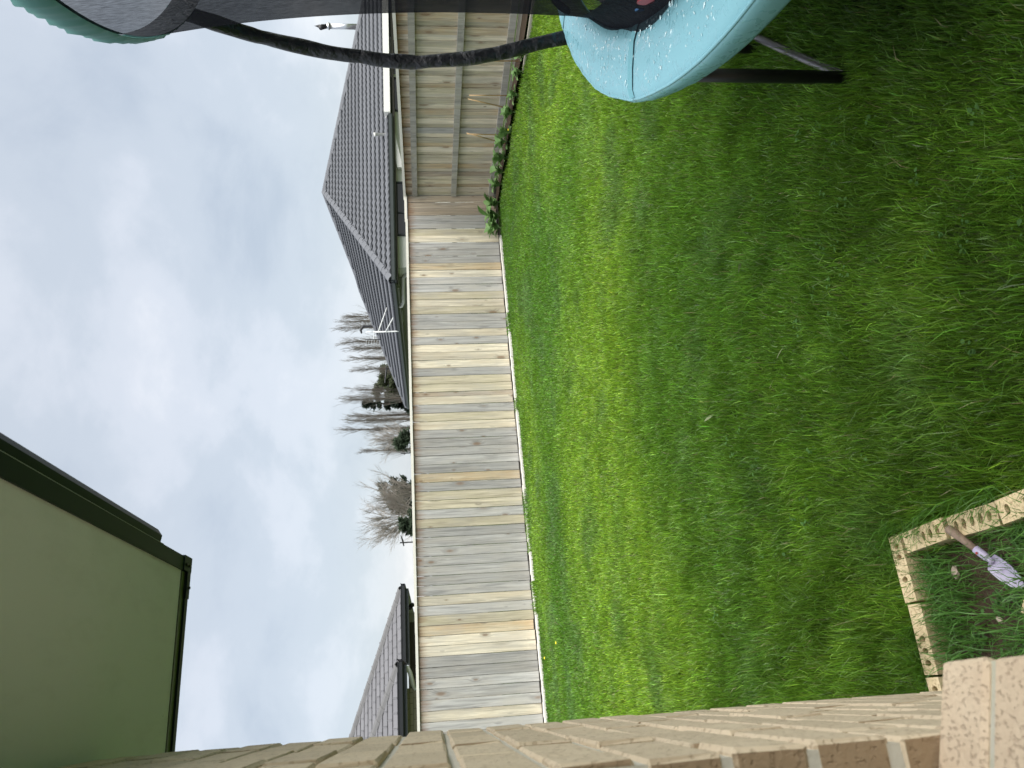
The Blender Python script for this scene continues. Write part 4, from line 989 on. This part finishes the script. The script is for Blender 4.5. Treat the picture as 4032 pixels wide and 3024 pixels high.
def lawn():
    rs = np.random.RandomState(4)
    n = 1900000; x = rs.uniform(-1.6, 9.0, n); y = rs.uniform(-.6, 12.36, n)
    d = np.hypot(x, y); an = np.degrees(np.arctan2(x, y))
    full = n/(10.6*12.96)
    want = np.interp(d, [0, 1.6, 3.2, 4.6, 6.5, 9, 13], [9000, 13500, 13500, 11500, 7600, 5200, 3900])
    want = np.where((an > -14) & (an < 56), want, want*.22)
    keep = rs.rand(n) < want/full
    keep &= ~((x < -.05) & (y < 1.88)); keep &= ~((x < .35) & (x > -.2) & (y < 2.585) & (y > .0)); tf = (np.abs(x-2.55) < .5) | (np.abs(x-1.35) < .25) | (np.abs(x-6.1) < .18) | (np.abs(x-4.55) < .1)
    keep &= ~((y > 12.18) & ~tf & (rs.rand(n) > .10) & (vnoise(x, y, .8, 77) < .7)); keep &= ~((x > 8.5) & (rs.rand(n) > .2))
    # bricks lie in the grass: only a little grows through them
    onb = ((x > .35) & (x < .43) & (y > 1.84) & (y < 2.66)) | ((y > 2.58) & (y < 2.656) & (x > -.3) & (x < .43)); keep &= ~(onb & (rs.rand(n) > .30))
    x, y, d = x[keep], y[keep], d[keep]; n = len(x)
    cl = vnoise(x, y, 3.2, 11); cl2 = vnoise(x, y, 8.5, 12); pt = vnoise(x*.55, y, 1.3, 13); big_ = vnoise(x, y, .42, 14)
    far = np.interp(d, [0, 3.5, 8, 12], [0, 0, .75, 1.0])
    L = (.040+(.050*cl*cl2*1.7+.020*pt)*(1-.6*far))*rs.uniform(.6, 1.35, n)*np.interp(d, [0, 3, 6, 12], [1.05, 1.0, .85, .62]); L *= np.where(rs.rand(n) < .05, 1.55, 1)*np.where(y > 11.95, .62, 1)
    tuft = (y > 12.08) & ((np.abs(x-2.55) < .5) | (np.abs(x-1.35) < .25) | (np.abs(x-6.1) < .18) | (np.abs(x-4.55) < .1)); L = np.where(tuft, L*2.6, L)
    edge = ((x < .62) & (y < 2.85) & (y > 1.5)); L = np.where(edge, L*1.15, L)
    W = np.interp(d, [0, 3, 6, 12], [.0033, .0036, .0052, .0085])*rs.uniform(.6, 1.45, n)
    az = vnoise(x, y, 2.3, 15)*7+vnoise(x, y, 6.5, 16)*5+rs.normal(0, 1.5, n)
    lean = np.clip(rs.normal(.44, .27, n), .0, 1.1)
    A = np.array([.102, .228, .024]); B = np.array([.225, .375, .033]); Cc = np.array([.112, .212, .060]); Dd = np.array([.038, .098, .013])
    w1 = np.clip((vnoise(x*.6, y, .9, 17)*.5+big_*.6-.40)*2.0+.75*np.exp(-((y+.10*x-7.6+1.2*vnoise(x, y, .5, 23))/1.6)**2), 0, 1)[:, None]; w2 = np.clip((vnoise(x, y, 2.1, 18)-.55)*3.2, 0, 1)[:, None]; w3 = np.clip((vnoise(x, y, 4.7, 19)-.5)*2.0+.85*np.clip((5.2-d)/2.6, 0, 1), 0, 1)[:, None]*(1-.6*far[:, None])  # yellower band and deeper near green: growth, plus light and shade put into colour
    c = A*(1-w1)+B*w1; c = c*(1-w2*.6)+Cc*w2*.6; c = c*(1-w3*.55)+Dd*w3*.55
    c = c*np.exp(rs.normal(-.03, .42, (n, 1)))*(1+rs.normal(0, .07, (n, 3)))
    dry = rs.rand(n) < .012; c[dry] = np.array([.30, .27, .13])*rs.uniform(.7, 1.1, (dry.sum(), 1))
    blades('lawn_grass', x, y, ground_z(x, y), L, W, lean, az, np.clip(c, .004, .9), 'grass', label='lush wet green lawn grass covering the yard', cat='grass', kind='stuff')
lawn()
def bed_weeds():
    rs = np.random.RandomState(9); n = 3200
    x = rs.uniform(-.04, .40, n); y = rs.uniform(1.9, 2.58, n)
    # clumps towards the corner, the wall end and the near right
    dens = np.exp(-((x-.28)**2+(y-2.50)**2)/.012)+np.exp(-((x-.06)**2+(y-2.16)**2)/.006)*.9+np.exp(-((x-.13)**2+(y-2.52)**2)/.012)*.8+np.exp(-((x-.37)**2+(y-2.05)**2)/.02)*.9+np.exp(-((x-.15)**2+(y-2.02)**2)/.006)*.9+np.exp(-((x-.0)**2+(y-2.50)**2)/.02)*.5+.05
    k = rs.rand(n) < dens; x, y = x[k], y[k]; n = len(x)
    c = np.array([.05, .115, .025])*rs.uniform(.7, 1.9, (n, 1))
    blades('bed_grass', x, y, np.full(n, .012), rs.uniform(.05, .15, n), rs.uniform(.003, .0048, n), rs.uniform(.3, 1, n), rs.uniform(0, 6.28, n), c*1.6, 'grass', label='rank grass growing inside the brick edged bed', cat='grass', kind='stuff')
    n = 900; side = rs.rand(n) < .62
    x = np.where(side, rs.uniform(-.05, .46, n), rs.uniform(.435, .50, n)); y = np.where(side, rs.uniform(2.665, 2.74, n), rs.uniform(1.6, 2.7, n))
    az = np.where(side, -math.pi/2, math.pi)+rs.normal(0, .55, n); k = vnoise(x, y, 6, 51) > .34; x, y, az = x[k], y[k], az[k]; n = len(x)
    blades('edge_grass', x, y, np.full(n, .01), rs.uniform(.10, .19, n), rs.uniform(.0034, .005, n), rs.uniform(.45, .95, n), az, np.array([.058, .145, .018])*rs.uniform(.6, 1.7, (n, 1)), 'grass', label='long lawn grass hanging over the bed edging bricks', cat='grass', kind='stuff')
    # small round-leaved seedlings
    m = MB(); cols = []; r = random.Random(31)
    def sprig(x, y, z, s):
        for k in range(r.randint(4, 8)):
            an = r.uniform(0, 6.28); l = r.uniform(.010, .028)*s; h = z+r.uniform(.008, .035)*s; cxp, cyp = x+math.cos(an)*l*1.2, y+math.sin(an)*l*1.2; w = l*.55
            ca, sa = math.cos(an), math.sin(an); tl = r.uniform(-.25, .35)
            pts = [(-.6, 0), (-.2, .8), (.5, .75), (1, 0), (.5, -.75), (-.2, -.8)]
            m.add([(cxp+ca*a*l*.6-sa*b*w, cyp+sa*a*l*.6+ca*b*w, h+a*l*tl) for a, b in pts], [(0, 1, 2, 3), (0, 3, 4, 5)])
            g = r.uniform(.75, 1.35); cols.extend([(.06*g, .135*g, .035*g, 1)]*6)
    for i in range(230):
        x = r.uniform(-.03, .34); y = r.uniform(1.85, 2.56)
        if vnoise(x, y, 9, 41) > .5 and abs(x-.05-(y-2.1)*.2) > .03: sprig(x, y, .015, .62)
    # clover and broad leaves scattered in the nearer lawn
    for i in range(200):
        x = r.uniform(.3, 3.2); y = r.uniform(1.2, 4.6)
        if vnoise(x, y, 2.6, 43) > .58 and not (x < .45 and y < 2.66): sprig(x, y, gz(x, y)+.03, .75)
    me = m.mesh('small_weeds', 'weed_leaf'); a = me.attributes.new('col', 'FLOAT_COLOR', 'POINT'); a.data.foreach_set('color', np.array(cols, np.float32).ravel())
    link(bpy.data.objects.new('small_weeds', me), None, 'small round-leaved weeds in the bed and nearby lawn', 'weeds', None, 'stuff')
bed_weeds()
lf = leaf_mesh(.085, .017, 'pale_leaf', .1)
for (x, y, s, rz, lab) in ((2.02, 3.40, 1.0, 2.2, 'long pale fallen leaf on the lawn left of the trampoline leg'),
                           (1.43, 3.18, .7, 1.2, 'small pale fallen leaf in the middle of the near lawn'),
                           (1.42, 4.1, .8, .4, 'pale fallen leaf farther out in the middle of the lawn')):
    inst('fallen_leaf', lf, (x, y, gz(x, y)+.055), None, (0.1, .3, rz), (s, s, s), label=lab, cat='leaf', group='fallen leaves on the lawn')
for (x, y, lab) in ((.42, 11.3, 'yellow dandelion nearest the house wall corner'), (.55, 10.2, 'yellow dandelion on the lawn in front of the house wall corner'), (8.45, 9.93, 'yellow flower between cane groups by the fence'), (8.55, 10.75, 'yellow flower among weeds left of the canes')):
    g = gz(x, y); e = empty('dandelion', (x, y, g), lab, 'flower', 'yellow flowers')
    q = MB(); q.tube([(x, y, g), (x, y, g+.09)], .0025, 5); q.build('stem', 'dock_leaf', e)
    q = MB(); q.tube([(x, y, g+.088), (x, y, g+.092), (x, y, g+.10)], [.006, .02, .012], 9); q.build('flower_head', 'yellow_petal', e)
